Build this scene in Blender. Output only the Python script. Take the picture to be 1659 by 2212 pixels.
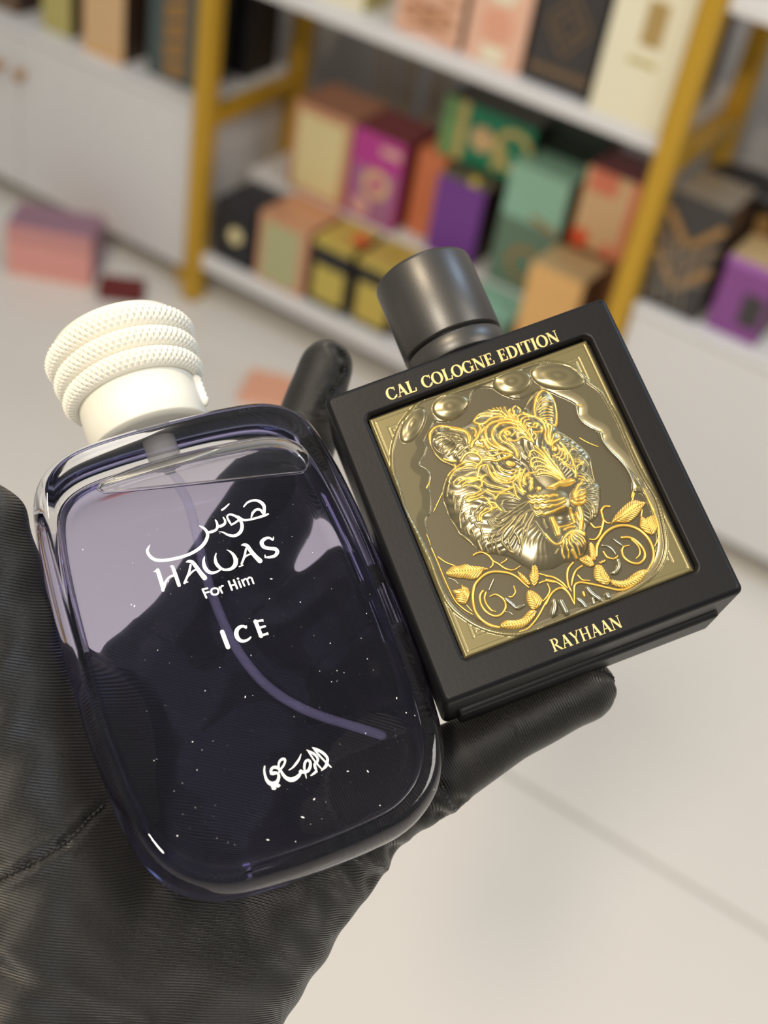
import bpy, bmesh, math, random
import numpy as np
from mathutils import Matrix, Vector
from mathutils.bvhtree import BVHTree

for o in list(bpy.data.objects):
    bpy.data.objects.remove(o, do_unlink=True)
SC = bpy.context.scene
COL = SC.collection
random.seed(7)
RNG = np.random.default_rng(7)

# ---------------------------------------------------------------- camera
cam_data = bpy.data.cameras.new('camera')
cam = bpy.data.objects.new('camera', cam_data)
COL.objects.link(cam)
SC.camera = cam
cam_data.sensor_fit = 'AUTO'
cam_data.sensor_width = 36.0
cam_data.lens = 36.0 * 2815.0 / 2212.0
cam_data.clip_start = 0.02
yaw, pitch, roll = 0.4594, 0.6909, 0.1959
cy, sy, cp, sp, cr, sr = (math.cos(yaw), math.sin(yaw), math.cos(pitch), math.sin(pitch), math.cos(roll), math.sin(roll))
fwd = Vector((-sy * cp, cy * cp, -sp))
right0 = Vector((cy, sy, 0.0))
up0 = right0.cross(fwd)
right = right0 * cr + up0 * sr
up = up0 * cr - right0 * sr
cam.matrix_world = Matrix(((right.x, up.x, -fwd.x, 0.0), (right.y, up.y, -fwd.y, 0.0), (right.z, up.z, -fwd.z, 1.45), (0, 0, 0, 1)))
cam_data.dof.use_dof = True
cam_data.dof.focus_distance = 0.297
cam_data.dof.aperture_fstop = 10.2

# ---------------------------------------------------------------- world, lamps, exposure
world = bpy.data.worlds.new('shop_light')
SC.world = world
world.use_nodes = True
bg = world.node_tree.nodes['Background']
bg.inputs[0].default_value = (0.90, 0.94, 1.0, 1)
bg.inputs[1].default_value = 0.22

def area_lamp(name, loc, target, size, power, color, shape='DISK', size_y=None):
    d = bpy.data.lights.new(name, 'AREA')
    d.shape = shape
    d.size = size
    if size_y:
        d.size_y = size_y
    d.energy = power
    d.color = color
    o = bpy.data.objects.new(name, d)
    COL.objects.link(o)
    o.location = loc
    o.rotation_euler = (Vector(target) - Vector(loc)).to_track_quat('-Z', 'Y').to_euler()
    return o

HANDPOS = (-0.1, 0.2, 1.26)
area_lamp('ceiling_spot_key', (-0.75, -0.45, 2.78), HANDPOS, 0.20, 22.0, (1.0, 0.84, 0.62))
area_lamp('ceiling_spot_rear', (0.08, -1.35, 2.80), (-0.1, 1.0, 0.5), 0.30, 36.0, (1.0, 0.91, 0.78))
area_lamp('ceiling_spot_cool', (0.35, 1.45, 2.78), (0.0, 0.6, 1.0), 0.45, 11.0, (0.50, 0.70, 1.0))
area_lamp('ceiling_panel_shelf', (-1.5, 0.85, 2.85), (-1.1, 1.9, 0.3), 1.3, 8.0, (0.96, 0.97, 1.0), 'RECTANGLE', 0.5)
area_lamp('ceiling_panel_side', (1.5, 0.6, 2.85), (0.0, 1.5, 0.2), 0.9, 22.0, (1.0, 0.95, 0.88), 'RECTANGLE', 0.9)

SC.view_settings.view_transform = 'Standard'
SC.view_settings.look = 'None'
SC.view_settings.gamma = 1.0
SC.view_settings.use_curve_mapping = False
SC.view_settings.exposure = 0.05
SC.cycles.max_bounces = 16
SC.cycles.transmission_bounces = 14
SC.cycles.transparent_max_bounces = 16
SC.cycles.glossy_bounces = 6
SC.cycles.diffuse_bounces = 4
SC.cycles.sample_clamp_indirect = 4.0

# ---------------------------------------------------------------- traced shape data (local units: 0.01 mm unless said)
POSE_BLACK = [[0.587472, -0.791896, 0.166666, -0.077029], [0.727297, 0.426355, -0.537829, 0.226822], [0.354846, 0.437175, 0.826415, 1.268125], [0.0, 0.0, 0.0, 1.0]]
POSE_GLASS = [[0.526221, -0.797229, 0.295833, -0.113659], [0.838039, 0.427229, -0.339362, 0.171578], [0.144161, 0.4265, 0.892925, 1.241851], [0.0, 0.0, 0.0, 1.0]]
HEAD_STROKES = [
 ('g',42,[-1631,2086,-1567,2191,-1452,2269,-1321,2291,-1185,2246,-1050,2160,-881,2044,-787,1934,-747,1803,-766,1680,-832,1592]),
 ('g',42,[-1631,2086,-1669,1970,-1678,1811,-1648,1653,-1586,1499,-1501,1369,-1404,1266,-1328,1228]),
 ('g',22,[-1502,1482,-1389,1381,-1263,1316]),
 ('s',15,[-1401,2126,-1287,2065,-1152,2020,-1035,1966]),
 ('s',15,[-1533,2063,-1391,2073,-1277,2012,-1155,1972,-1014,1941,-951,1867]),
 ('s',15,[-1534,1982,-1406,1997,-1281,1964,-1140,1933,-1023,1879,-932,1762]),
 ('s',17,[-1508,1874,-1394,1911,-1250,1887,-1122,1902,-995,1836,-930,1729]),
 ('s',18,[-1496,1747,-1387,1810,-1249,1813,-1112,1849,-990,1809]),
 ('s',17,[-1464,1694,-1344,1728,-1215,1743,-1081,1772,-949,1720]),
 ('s',17,[-1450,1575,-1324,1623,-1190,1652,-1051,1695,-926,1662]),
 ('s',17,[-1374,1497,-1229,1553,-1085,1610,-930,1614]),
 ('s',20,[-1253,1417,-1135,1484,-996,1527,-873,1527]),
 ('s',20,[-1150,1409,-1037,1462,-898,1504,-837,1464]),
 ('g',48,[-1064,2125,-919,2026,-806,1925,-766,1795,-790,1657]),
 ('g',34,[-632,1955,-571,1898,-572,1800,-632,1709]),
 ('g',39,[-442,1913,-444,1832,-535,1720,-633,1628,-752,1561,-818,1473]),
 ('g',28,[-334,1837,-484,1733]),
 ('g',50,[-550,1530,-486,1538,-492,1410,-466,1286]),
 ('g',34,[-696,1474,-622,1429,-573,1361]),
 ('g',28,[-504,2102,-354,2207,-217,2203,-50,2120,112,2024,202,1906]),
 ('g',39,[-495,2049,-398,1945,-281,1931,-140,1975,13,1972,149,1927,259,1818]),
 ('g',17,[-415,2132,-285,2147,-169,2093,-49,2046]),
 ('g',25,[-62,2241,-7,2186,123,2127,216,2016,276,1860,350,1667]),
 ('g',20,[48,2247,78,2169]),
 ('g',20,[134,2230,158,2138]),
 ('g',22,[214,2199,207,2069,233,1943,306,1783]),
 ('g',22,[307,2162,295,2018,322,1859,374,1723]),
 ('g',22,[404,2058,334,2002,367,1857,427,1702]),
 ('g',22,[565,2110,457,2037,442,1927,481,1796]),
 ('g',42,[393,1584,284,1693,112,1761,-44,1756,-183,1680,-267,1549,-271,1388,-198,1230,-95,1108,-11,978]),
 ('g',42,[427,1702,253,1804,42,1854,-140,1860,-281,1817,-378,1691,-414,1526,-386,1368,-289,1233,-159,1101]),
 ('g',36,[358,1500,251,1575,120,1593,-15,1565,-108,1487,-114,1359,-24,1243,66,1126,104,997,85,876]),
 ('g',36,[40,1511,110,1532,140,1455,70,1434,40,1511]),
 ('g',31,[-15,1451,16,1341,118,1252,242,1219]),
 ('s',20,[156,1383,246,1413,335,1411]),
 ('g',34,[-673,1076,-528,1020,-408,940,-227,934,-34,922]),
 ('g',25,[-558,1209,-494,1103,-357,1065,-208,1055,-62,966]),
 ('g',22,[-475,1225,-343,1173,-180,1125,-65,1032]),
 ('g',17,[-626,1155,-511,1061,-398,1001]),
 ('g',39,[-1160,1267,-1036,1348,-909,1363,-782,1297,-718,1191,-707,1106,-767,1033,-887,999]),
 ('g',39,[-839,1384,-754,1367,-724,1290]),
 ('g',25,[-1566,1089,-1379,1176,-1188,1198,-1013,1178,-893,1098,-831,1025]),
 ('g',25,[-1546,985,-1343,1114,-1163,1107,-994,1073,-885,966]),
 ('s',22,[-1445,1009,-1296,1079,-1154,1055,-996,994,-909,944]),
 ('s',22,[-1708,920,-1614,1043,-1473,1132,-1342,1194]),
 ('s',28,[-1605,912,-1509,1002,-1423,1065]),
 ('g',25,[-1511,843,-1368,899,-1257,872,-1161,770,-1012,727,-916,738]),
 ('g',22,[-1380,792,-1222,810,-1107,717,-965,693]),
 ('g',28,[-931,776,-874,882,-769,953,-665,945]),
 ('g',34,[-929,743,-851,712,-761,709]),
 ('g',31,[-632,915,-648,761,-607,601,-503,448]),
 ('g',20,[-545,865,-529,682,-424,529,-278,440,-119,458]),
 ('g',20,[-433,805,-399,664,-296,543,-141,514,-40,539]),
 ('g',17,[-401,809,-330,684,-197,600,-36,585]),
 ('g',22,[-581,703,-501,527,-359,392]),
 ('s',17,[-739,1784,-737,1637]),
 ('s',20,[-120,1721,-174,1513,-126,1331]),
 ('g',36,[869,1660,914,1823,1006,1986,1131,2136,1259,2219,1351,2216,1426,2136,1471,1985,1471,1803,1419,1608,1336,1410,1261,1308,1203,1315]),
 ('s',25,[751,1970,839,2068,1005,2169,1192,2245]),
 ('g',15,[1077,2008,1199,2076]),
 ('g',15,[1086,1955,1188,2014,1324,2043]),
 ('g',15,[1012,1835,1133,1919,1276,1929,1383,1887]),
 ('g',15,[1001,1789,1143,1833,1274,1814,1355,1749]),
 ('g',15,[990,1727,1132,1771,1261,1745,1325,1678]),
 ('g',15,[974,1652,1116,1695,1244,1669,1309,1602]),
 ('g',15,[969,1604,1099,1619,1224,1586,1292,1526]),
 ('g',15,[978,1551,1112,1540,1239,1473]),
 ('g',15,[1006,1507,1128,1467,1231,1419]),
 ('g',36,[1203,1315,1255,1294,1310,1388]),
 ('g',31,[310,1913,399,1680,482,1435,539,1200,552,1049]),
 ('g',25,[345,1998,414,1790,482,1582,532,1333,555,1129]),
 ('g',25,[401,2059,335,1936,355,1796]),
 ('g',25,[477,1979,405,1843,458,1674]),
 ('g',25,[604,2062,627,1970,585,1904]),
 ('g',28,[754,1754,614,1826,498,1806,457,1707,482,1582]),
 ('g',28,[904,1597,737,1712,586,1722,498,1658,491,1529]),
 ('g',22,[701,1627,597,1636,535,1561,522,1419]),
 ('g',22,[700,1513,620,1544,545,1475,538,1347]),
 ('g',25,[759,1359,659,1414,582,1379,547,1295,565,1190]),
 ('g',31,[735,1450,792,1476,834,1427,786,1389]),
 ('g',36,[883,1326,873,1265,810,1224,659,1267]),
 ('g',20,[640,1258,688,1191,621,1103]),
 ('g',25,[229,1715,323,1645,394,1518,453,1364]),
 ('g',28,[209,1591,309,1536,393,1404,464,1279]),
 ('g',25,[154,1384,243,1414,355,1387,445,1270,496,1136]),
 ('g',31,[72,1335,128,1248,227,1225,348,1259,435,1209,498,1103]),
 ('g',31,[658,1858,762,1735,885,1588,970,1423,952,1234,880,1099,855,930,905,829]),
 ('g',28,[912,1577,1047,1458,1042,1264,958,1101,925,951,924,838]),
 ('g',28,[1023,1402,1132,1294,1071,1187,986,1057,940,913]),
 ('g',25,[1102,1077,1003,953,929,852]),
 ('g',39,[1160,924,1057,899,937,833]),
 ('g',20,[1140,1094,1207,1035,1198,941]),
 ('g',22,[1068,781,1061,655,980,573,890,576]),
 ('g',22,[1077,729,1107,620,1028,506,913,487]),
 ('g',22,[1131,676,1155,553,1076,439,948,425]),
 ('g',20,[1168,726,1189,524,1143,380,1035,342]),
 ('g',28,[1150,830,1194,716,1225,574,1245,405,1238,246,1219,94,1148,-71]),
 ('g',25,[852,559,945,490,1035,342,1136,222,1214,224,1242,325,1244,437]),
 ('g',22,[977,349,1072,215,1153,119,1170,17]),
 ('s',20,[1216,1130,1310,1060,1386,949,1440,895]),
 ('s',20,[1241,1006,1340,950,1421,886]),
 ('s',20,[1208,856,1326,810,1428,688,1497,564]),
 ('s',20,[1250,775,1355,733,1431,623]),
 ('s',20,[1266,704,1365,648,1440,538]),
 ('g',17,[1278,553,1328,598,1419,595]),
 ('s',20,[1320,472,1451,421,1541,273,1579,113]),
 ('s',20,[1296,417,1401,376,1483,247,1541,96]),
 ('g',18,[1280,343,1385,302,1460,192]),
 ('g',18,[1295,272,1374,241,1429,156]),
 ('g',20,[1268,138,1331,178,1422,175]),
 ('s',20,[1246,51,1371,-14,1472,-133,1516,-278]),
 ('s',20,[1236,-9,1341,-82,1416,-191,1460,-336]),
 ('g',20,[1225,-69,1318,-137,1374,-254]),
 ('g',20,[1209,-142,1301,-210]),
 ('s',20,[1440,895,1558,670,1643,474,1688,295,1637,106,1587,-115,1555,-294]),
 ('g',28,[551,936,630,759,691,541,738,362,805,160,871,-42]),
 ('g',22,[703,860,732,638,793,421,848,191,890,-33]),
 ('g',28,[339,760,387,838,484,849,552,757,624,600,691,397]),
 ('g',28,[287,523,320,639,414,682,513,627,615,507,701,312,774,124]),
 ('g',22,[301,485,368,572,471,563,579,457,677,290,768,110]),
 ('g',25,[331,410,399,463,517,417,637,305,741,153,825,-8]),
 ('g',25,[334,344,435,369,568,285,696,155,799,3]),
 ('g',34,[337,279,479,255,645,143,774,-20]),
 ('s',20,[729,849,764,787,716,709,735,573]),
 ('s',17,[790,777,783,650,770,510]),
 ('s',17,[841,499,828,359,855,172,876,4]),
 ('s',17,[878,404,863,297,883,129]),
 ('s',17,[928,272,893,189,899,59]),
 ('s',20,[43,1265,120,1153,166,1006,167,860,108,754]),
 ('g',22,[15,1195,72,1075,98,952,84,844]),
 ('s',17,[164,1185,242,1041,262,903]),
 ('s',36,[284,701,309,723]),
 ('s',20,[-1568,1076,-1700,936,-1810,772,-1880,593,-1891,375,-1899,126,-1857,-109,-1829,-339]),
 ('s',25,[-1829,-339,-1737,-484,-1656,-655,-1586,-853,-1504,-946]),
 ('s',20,[-1493,999,-1600,881,-1705,731,-1773,598]),
 ('s',22,[-1514,831,-1441,899,-1312,880]),
 ('g',25,[-936,797,-1009,729,-1140,780,-1314,801,-1438,754]),
 ('g',25,[-973,667,-1120,677,-1225,718,-1358,690]),
 ('g',20,[-1010,762,-1155,818,-1310,847]),
 ('g',31,[-967,681,-900,623,-944,512,-1019,478]),
 ('g',28,[-1075,564,-1019,478,-1007,394]),
 ('g',20,[-1361,644,-1253,649,-1128,584,-1045,488]),
 ('g',34,[-803,712,-883,664,-892,716]),
 ('g',28,[-874,612,-815,494,-701,401,-548,294,-429,215,-289,224]),
 ('g',28,[-860,384,-778,288,-640,218,-485,190,-300,197]),
 ('g',28,[-255,306,-268,200,-287,81,-301,-25,-258,-105]),
 ('g',31,[-662,721,-627,548,-498,417,-346,342,-193,346,-58,453]),
 ('g',25,[-570,685,-518,553,-410,447,-279,395,-140,437]),
 ('g',28,[19,454,-77,332,-121,190,-133,52,-79,-1]),
 ('g',25,[-203,175,-172,67,-135,-27]),
 ('g',39,[140,343,39,319,-25,201,-5,177]),
 ('g',34,[190,244,130,172,110,52,61,8]),
 ('g',25,[-1052,396,-1184,368,-1320,405,-1408,376]),
 ('g',25,[-953,341,-1117,310,-1322,327,-1403,311]),
 ('g',22,[-1063,257,-1171,252,-1338,286,-1420,270]),
 ('g',20,[-1145,242,-1273,260,-1368,250]),
 ('g',25,[-916,358,-867,292,-785,196,-779,99,-742,116,-662,164,-546,150,-409,80,-347,9]),
 ('g',31,[-1055,238,-969,189,-911,71,-831,9,-807,-80,-755,-210]),
 ('g',36,[-978,-92,-889,-95,-818,-107]),
 ('g',34,[-969,78,-924,-34,-957,-116]),
 ('s',17,[-366,-110,-440,-34,-569,-15,-681,-66,-699,-185,-636,-288,-547,-292]),
 ('s',20,[-1092,110,-1227,37,-1331,-33,-1350,-119]),
 ('s',20,[-1030,39,-1178,-29,-1289,-80,-1346,-184,-1355,-243]),
 ('g',22,[-1019,-44,-1187,-89,-1272,-150,-1311,-244]),
 ('g',22,[-957,-116,-1146,-136,-1244,-192,-1270,-292]),
 ('s',20,[-1136,-297,-1115,-430,-1034,-524,-893,-548,-812,-533]),
 ('s',20,[-1086,-285,-1040,-428,-928,-487,-834,-477]),
 ('s',20,[-1029,-292,-958,-413,-867,-449]),
 ('s',21,[-959,-304,-884,-380,-758,-366,-577,-327,-352,-258,-130,-234]),
 ('s',18,[-928,-487,-771,-471,-573,-391,-328,-346,-97,-263]),
 ('s',20,[-1010,-907,-955,-773,-841,-678,-651,-580,-449,-456,-306,-402]),
 ('s',20,[-1000,-662,-852,-595,-660,-530,-493,-454]),
 ('s',20,[-887,-970,-843,-864,-686,-738,-523,-599,-358,-491,-120,-427]),
 ('s',18,[-643,-708,-460,-592,-245,-472,-92,-469]),
 ('s',22,[-423,-685,-315,-570,-237,-491]),
 ('s',15,[-601,-1113,-518,-912,-370,-737,-193,-602,-83,-520]),
 ('s',15,[-468,-1009,-370,-846,-238,-710,-93,-579]),
 ('s',28,[-1010,-907,-978,-1012,-914,-1145,-847,-1202]),
 ('s',22,[-861,-872,-885,-1002,-870,-1147]),
 ('s',25,[-656,-812,-636,-944,-660,-1074]),
 ('s',15,[-746,-1318,-641,-1174,-573,-1046]),
 ('s',17,[-1205,-613,-1285,-738]),
 ('s',22,[-1094,-672,-1197,-741,-1251,-875,-1262,-1010]),
 ('s',22,[-1125,-785,-1172,-937,-1154,-1113]),
 ('s',20,[-1410,409,-1517,292,-1595,134]),
 ('s',20,[-1503,477,-1605,374]),
 ('s',20,[-1630,463,-1722,230]),
 ('s',20,[-1357,88,-1433,-24]),
 ('s',20,[-1425,-231,-1404,-364]),
 ('s',20,[-1491,-96,-1483,-224]),
 ('s',20,[-1537,-359,-1539,-514,-1609,-612]),
 ('s',20,[-1505,-652,-1507,-806,-1501,-901]),
 ('s',20,[-1391,-851,-1376,-996]),
 ('s',17,[-1621,144,-1699,-14,-1754,-228]),
 ('s',20,[-1601,611,-1691,423]),
 ('s',20,[-1630,-292,-1632,-447]),
 ('s',20,[-1552,54,-1580,-92]),
 ('s',20,[-1345,-403,-1358,-585,-1415,-687]),
 ('g',45,[-17,-134,37,-186,87,-174,140,-230,202,-227,255,-279,319,-273,388,-323,465,-322,543,-352]),
 ('g',36,[-81,-251,-17,-315,46,-308,97,-368,174,-366,240,-423,317,-422,465,-464,676,-467]),
 ('g',34,[-33,-427,20,-479,85,-470,137,-525,216,-516,275,-555,370,-545,451,-569,673,-545]),
 ('g',31,[-53,-545,-5,-611,71,-609,126,-659,230,-663,319,-666,411,-663,633,-640]),
 ('g',39,[1223,-254,1116,-291,992,-401,918,-468]),
 ('g',34,[1211,-424,1108,-415,989,-479,933,-505]),
 ('g',34,[1207,-501,1132,-535,979,-539,889,-535]),
 ('g',34,[1166,-596,1059,-633,905,-604]),
 ('g',39,[1131,-677,1025,-714,876,-672,808,-582]),
 ('g',39,[48,350,-24,250,-13,167]),
 ('g',31,[279,355,142,393,42,336]),
 ('g',36,[154,276,159,179,65,25]),
 ('g',31,[31,565,-58,424,-125,226,-124,83,-89,21]),
 ('g',25,[136,524,13,412,-83,290]),
 ('s',20,[1205,24,1330,-40,1443,-133,1526,-293]),
 ('s',20,[1215,-59,1340,-124,1453,-216,1515,-352]),
 ('s',20,[1212,-138,1316,-179,1423,-284]),
 ('s',20,[1241,-213,1345,-254,1420,-362]),
 ('s',14,[1222,-396,1376,-393,1559,-496]),
 ('s',14,[1212,-456,1367,-485,1530,-564]),
 ('s',14,[1213,-488,1369,-549,1506,-618]),
 ('s',14,[1190,-542,1346,-603,1426,-698]),
 ('s',20,[1161,-610,1248,-723,1275,-906,1228,-1014]),
 ('s',20,[1107,-699,1187,-794,1207,-958,1130,-1101]),
 ('s',25,[1058,-743,1113,-859,1132,-992,1079,-1112]),
 ('s',17,[1156,-655,1245,-800,1247,-1005]),
 ('g',70,[253,-821,254,-962,243,-1129]),
 ('g',65,[272,-1062,234,-1187]),
 ('g',62,[926,-802,903,-996,786,-1232]),
 ('g',42,[726,-739,708,-889,700,-1011]),
 ('g',42,[815,-884,830,-1062]),
 ('g',31,[322,-1051,512,-1063,709,-1061]),
 ('g',31,[418,-1143,484,-1129,573,-1133,669,-1155]),
 ('g',22,[287,-1379,218,-1506,162,-1638,167,-1731]),
 ('g',22,[339,-1399,295,-1536,301,-1662,262,-1754]),
 ('g',22,[437,-1344,381,-1477,420,-1631,434,-1806]),
 ('g',22,[491,-1288,468,-1449,525,-1595,521,-1778]),
 ('g',22,[529,-1271,536,-1429,610,-1536,628,-1635]),
 ('g',22,[547,-1263,623,-1401,690,-1489,702,-1602]),
 ('g',20,[566,-1255,685,-1363,759,-1470,763,-1564]),
 ('g',20,[564,-1223,713,-1297,819,-1400]),
 ('g',31,[-43,-1095,10,-1255,79,-1375,200,-1407,304,-1339,427,-1263,564,-1223,725,-1270,836,-1360]),
 ('g',39,[377,-1661,413,-1752,429,-1819]),
 ('s',25,[-131,-733,-104,-884,-56,-1090]),
 ('s',25,[21,-1583,111,-1511]),
 ('s',22,[72,-750,47,-881,58,-963]),
]
VINE_STROKES = [
 ('g',35,[-2546,-403,-2535,-750,-2534,-1166,-2523,-1507,-2499,-1722,-2450,-1871,-2344,-2060,-2235,-2195]),
 ('g',35,[-2480,-657,-2367,-834,-2193,-997]),
 ('g',62,[-1797,-2677,-1924,-2591,-2039,-2473,-2126,-2329,-2162,-2149,-2138,-1955,-2068,-1759,-1951,-1580,-1781,-1477,-1615,-1429,-1453,-1435,-1295,-1497,-1119,-1603,-994,-1745,-906,-1930,-836,-2069]),
 ('g',45,[-1720,-915,-1621,-897,-1503,-924,-1402,-1039,-1354,-1191,-1269,-1299,-1192,-1424,-1101,-1516,-975,-1565,-815,-1533]),
 ('g',38,[-1354,-1191,-1394,-1289,-1483,-1329]),
 ('g',35,[-1203,-1316,-1084,-1296,-1032,-1259]),
 ('g',45,[-1430,-2929,-1232,-2932,-1033,-2845,-857,-2729,-661,-2565,-499,-2442,-308,-2330]),
 ('g',38,[-409,-2141,-416,-2288,-517,-2398,-658,-2473]),
 ('g',42,[-491,-1856,-350,-1958,-199,-2073]),
 ('g',42,[-575,-2058,-413,-2065,-240,-2170]),
 ('g',52,[-1823,-1760,-1932,-1849,-1981,-2016,-1961,-2190,-1874,-2335,-1762,-2415,-1633,-2410,-1502,-2313,-1459,-2163,-1513,-2030,-1604,-1939,-1734,-1944]),
 ('g',45,[-1773,-1817,-1857,-1934,-1868,-2096,-1820,-2245,-1738,-2313]),
 ('s',38,[-1690,-1793,-1475,-1577]),
 ('s',66,[-1423,-2121,-1344,-2281,-1267,-2404,-1084,-2401]),
 ('g',38,[-1138,-1914,-1159,-2055,-1262,-2127,-1340,-2097]),
 ('s',28,[-1566,-2380,-1447,-2445,-1411,-2533]),
 ('g',24,[-2292,-1932,-2225,-2125]),
 ('s',24,[-2439,-1203,-2332,-1301,-2285,-1413]),
 ('g',68,[869,-1948,981,-1735,1136,-1599,1334,-1497,1560,-1466,1785,-1524,1973,-1667,2093,-1873,2141,-2109,2101,-2349,1986,-2539,1814,-2667]),
 ('g',54,[1814,-2667,1539,-2813,1238,-2889,1012,-2840,819,-2717,601,-2565,378,-2420,248,-2369,138,-2404,59,-2567,-32,-2801]),
 ('g',47,[2505,-953,2507,-1296,2499,-1613,2449,-1853,2358,-2055,2193,-2208]),
 ('g',39,[2156,-1038,2290,-869]),
 ('g',54,[1623,-971,1524,-932,1412,-989,1377,-1135,1341,-1261,1172,-1474,1014,-1571,882,-1519]),
 ('g',39,[1364,-1210,1416,-1310,1482,-1336]),
 ('g',47,[1231,-1338,1108,-1310,1053,-1169]),
 ('g',57,[1571,-1748,1751,-1818,1870,-1983,1926,-2202,1868,-2376,1702,-2448,1546,-2368,1443,-2210,1453,-2057,1531,-1969,1660,-1980]),
 ('g',39,[1769,-1865,1849,-2074,1807,-2254,1681,-2322]),
 ('s',50,[1392,-1718,1522,-1946]),
 ('s',50,[1086,-1757,1210,-1825,1281,-1970,1293,-2073]),
 ('g',47,[1060,-1904,1091,-2054,1223,-2144,1335,-2109]),
 ('s',75,[1274,-2203,1255,-2333,1131,-2441,1019,-2436]),
 ('g',50,[320,-1891,164,-1987,69,-2144,15,-2337,23,-2495]),
 ('g',47,[487,-2034,314,-2084,184,-2209,73,-2379]),
 ('g',47,[-374,-1953,-224,-2050,-104,-2214,-30,-2397]),
 ('g',39,[-409,-2037,-243,-2140,-132,-2280,-60,-2424]),
 ('g',54,[-633,-2568,-451,-2407,-288,-2336,-144,-2353,-56,-2503,-32,-2801]),
 ('g',36,[303,-2197,358,-2335,514,-2415]),
 ('s',93,[-435,-2548,-482,-2703,-607,-2865]),
 ('s',108,[-296,-2622,-287,-2779,-278,-2955]),
 ('s',75,[82,-2711,153,-2854,175,-2977]),
 ('s',75,[377,-2555,424,-2709,502,-2835,589,-2984]),
 ('s',68,[398,-2814,366,-2974]),
 ('s',90,[726,-2845,747,-2969]),
 ('s',54,[-101,-3004,73,-2995,247,-2986]),
 ('g',65,[260,-2606,250,-2718]),
 ('g',36,[2287,-1310,2186,-1471]),
 ('g',31,[-2235,1494,-2419,1210,-2519,856,-2552,577,-2554,191,-2527,-166,-2554,-424]),
 ('g',38,[-2001,1086,-2237,864,-2456,539,-2522,178]),
 ('s',24,[-2065,1546,-1943,1379,-1931,1216,-2014,1052]),
 ('g',21,[-1790,767,-2003,557,-2186,376]),
 ('g',46,[1910,1611,2185,1422,2376,1157,2492,842,2501,516,2482,71,2482,-325,2468,-582]),
 ('g',37,[2172,806,2328,584,2432,303]),
 ('s',46,[1910,1611,1844,1339,1883,1135,2007,952,2140,792]),
 ('s',55,[2152,761,2127,530,2200,235,2304,-44,2365,-305,2363,-593,2276,-845]),
 ('g',28,[1648,825,1793,634,1970,458]),
 ('g',51,[2500,-568,2513,-1042,2525,-1460]),
 ('g',42,[2449,-626,2174,-961]),
 ('s',32,[2320,1969,2414,1713,2549,1496]),
]
LEAF_SHAPES = [
 ([-2459,-1138,-2457,-1064,-2362,-1007,-2240,-978,-2129,-1021,-1967,-1028,-1869,-1104,-1765,-1163,-1613,-1241,-1497,-1362,-1652,-1339,-1695,-1398,-1845,-1452,-1984,-1436,-2113,-1348,-2224,-1305,-2297,-1258,-2385,-1205],[-1513,-1356,-2416,-1099]),
 ([-2485,-1503,-2346,-1520,-2277,-1528,-2238,-1431,-2178,-1510,-2112,-1573,-2107,-1650,-2136,-1769,-2229,-1864,-2324,-1920,-2421,-1845,-2484,-1728,-2436,-1653],[-2251,-1874,-2305,-1555]),
 ([-934,-1599,-841,-1730,-787,-1863,-762,-2023,-832,-2015,-917,-1869,-949,-1725],[-778,-2017,-925,-1622]),
 ([-566,-1554,-502,-1532,-460,-1652,-476,-1777,-515,-1913,-600,-2030,-719,-2096,-751,-1952,-729,-1811,-641,-1732],[-716,-2088,-509,-1548]),
 ([-872,-2111,-769,-2170,-701,-2270,-656,-2381,-665,-2489,-813,-2580,-927,-2591,-1001,-2507,-1010,-2355,-966,-2205],[-851,-2583,-876,-2165]),
 ([-1749,-2604,-1591,-2573,-1419,-2640,-1243,-2653,-1103,-2578,-982,-2551,-877,-2647,-993,-2750,-1155,-2834,-1335,-2874,-1535,-2834,-1700,-2751,-1765,-2690],[-915,-2651,-1320,-2752,-1745,-2661]),
 ([1460,-1387,1601,-1243,1760,-1145,1928,-1070,2106,-1019,2237,-1030,2338,-1109,2438,-1189,2294,-1293,2183,-1370,2055,-1440,1861,-1484,1696,-1420,1565,-1368],[1500,-1383,2422,-1182]),
 ([2061,-1642,2107,-1560,2193,-1434,2269,-1523,2334,-1509,2481,-1526,2476,-1664,2448,-1813,2314,-1939,2200,-1934,2116,-1822,2063,-1682],[2224,-1924,2237,-1551]),
 ([822,-1614,902,-1606,931,-1716,882,-1874,840,-2015,744,-2017,736,-1857],[767,-2006,871,-1634]),
 ([463,-1868,591,-1839,703,-1844,758,-1983,749,-2136,620,-2125,518,-2007],[740,-2113,480,-1875]),
 ([673,-2224,773,-2126,903,-2176,927,-2342,959,-2529,845,-2659,697,-2563,610,-2413],[843,-2620,791,-2172]),
 ([935,-2539,1116,-2648,1293,-2679,1475,-2613,1675,-2594,1805,-2644,1706,-2781,1493,-2872,1301,-2875,1108,-2839,926,-2691],[923,-2612,1273,-2768,1774,-2671]),
 ([843,-2095,947,-2076,1056,-2089,991,-2152,878,-2147],[856,-2109,1032,-2100]),
]
ARCH_OUTER = [-1375,3028,-1655,2937,-1920,2796,-2164,2613,-2363,2380,-2539,2116,-2661,1796,-2728,1530,-2744,1140,-2789,638,-2737,24,-2677,-691,-2690,-1012,-2692,-1386,-2664,-1712,-2572,-1987,-2417,-2239,-2251,-2462,-2018,-2683,-1727,-2867,-1421,-2986,-997,-3037,-39,-3013,755,-2992,1287,-2959,1593,-2906,1921,-2804,2145,-2660,2320,-2473,2452,-2233,2549,-1931,2626,-1596,2682,-1166,2630,-665,2611,-137,2624,445,2643,895,2616,1305,2568,1707,2397,2020,2162,2546,1670,2868,1108,2924,702,2931,264,2926,-612,2942]
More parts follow.
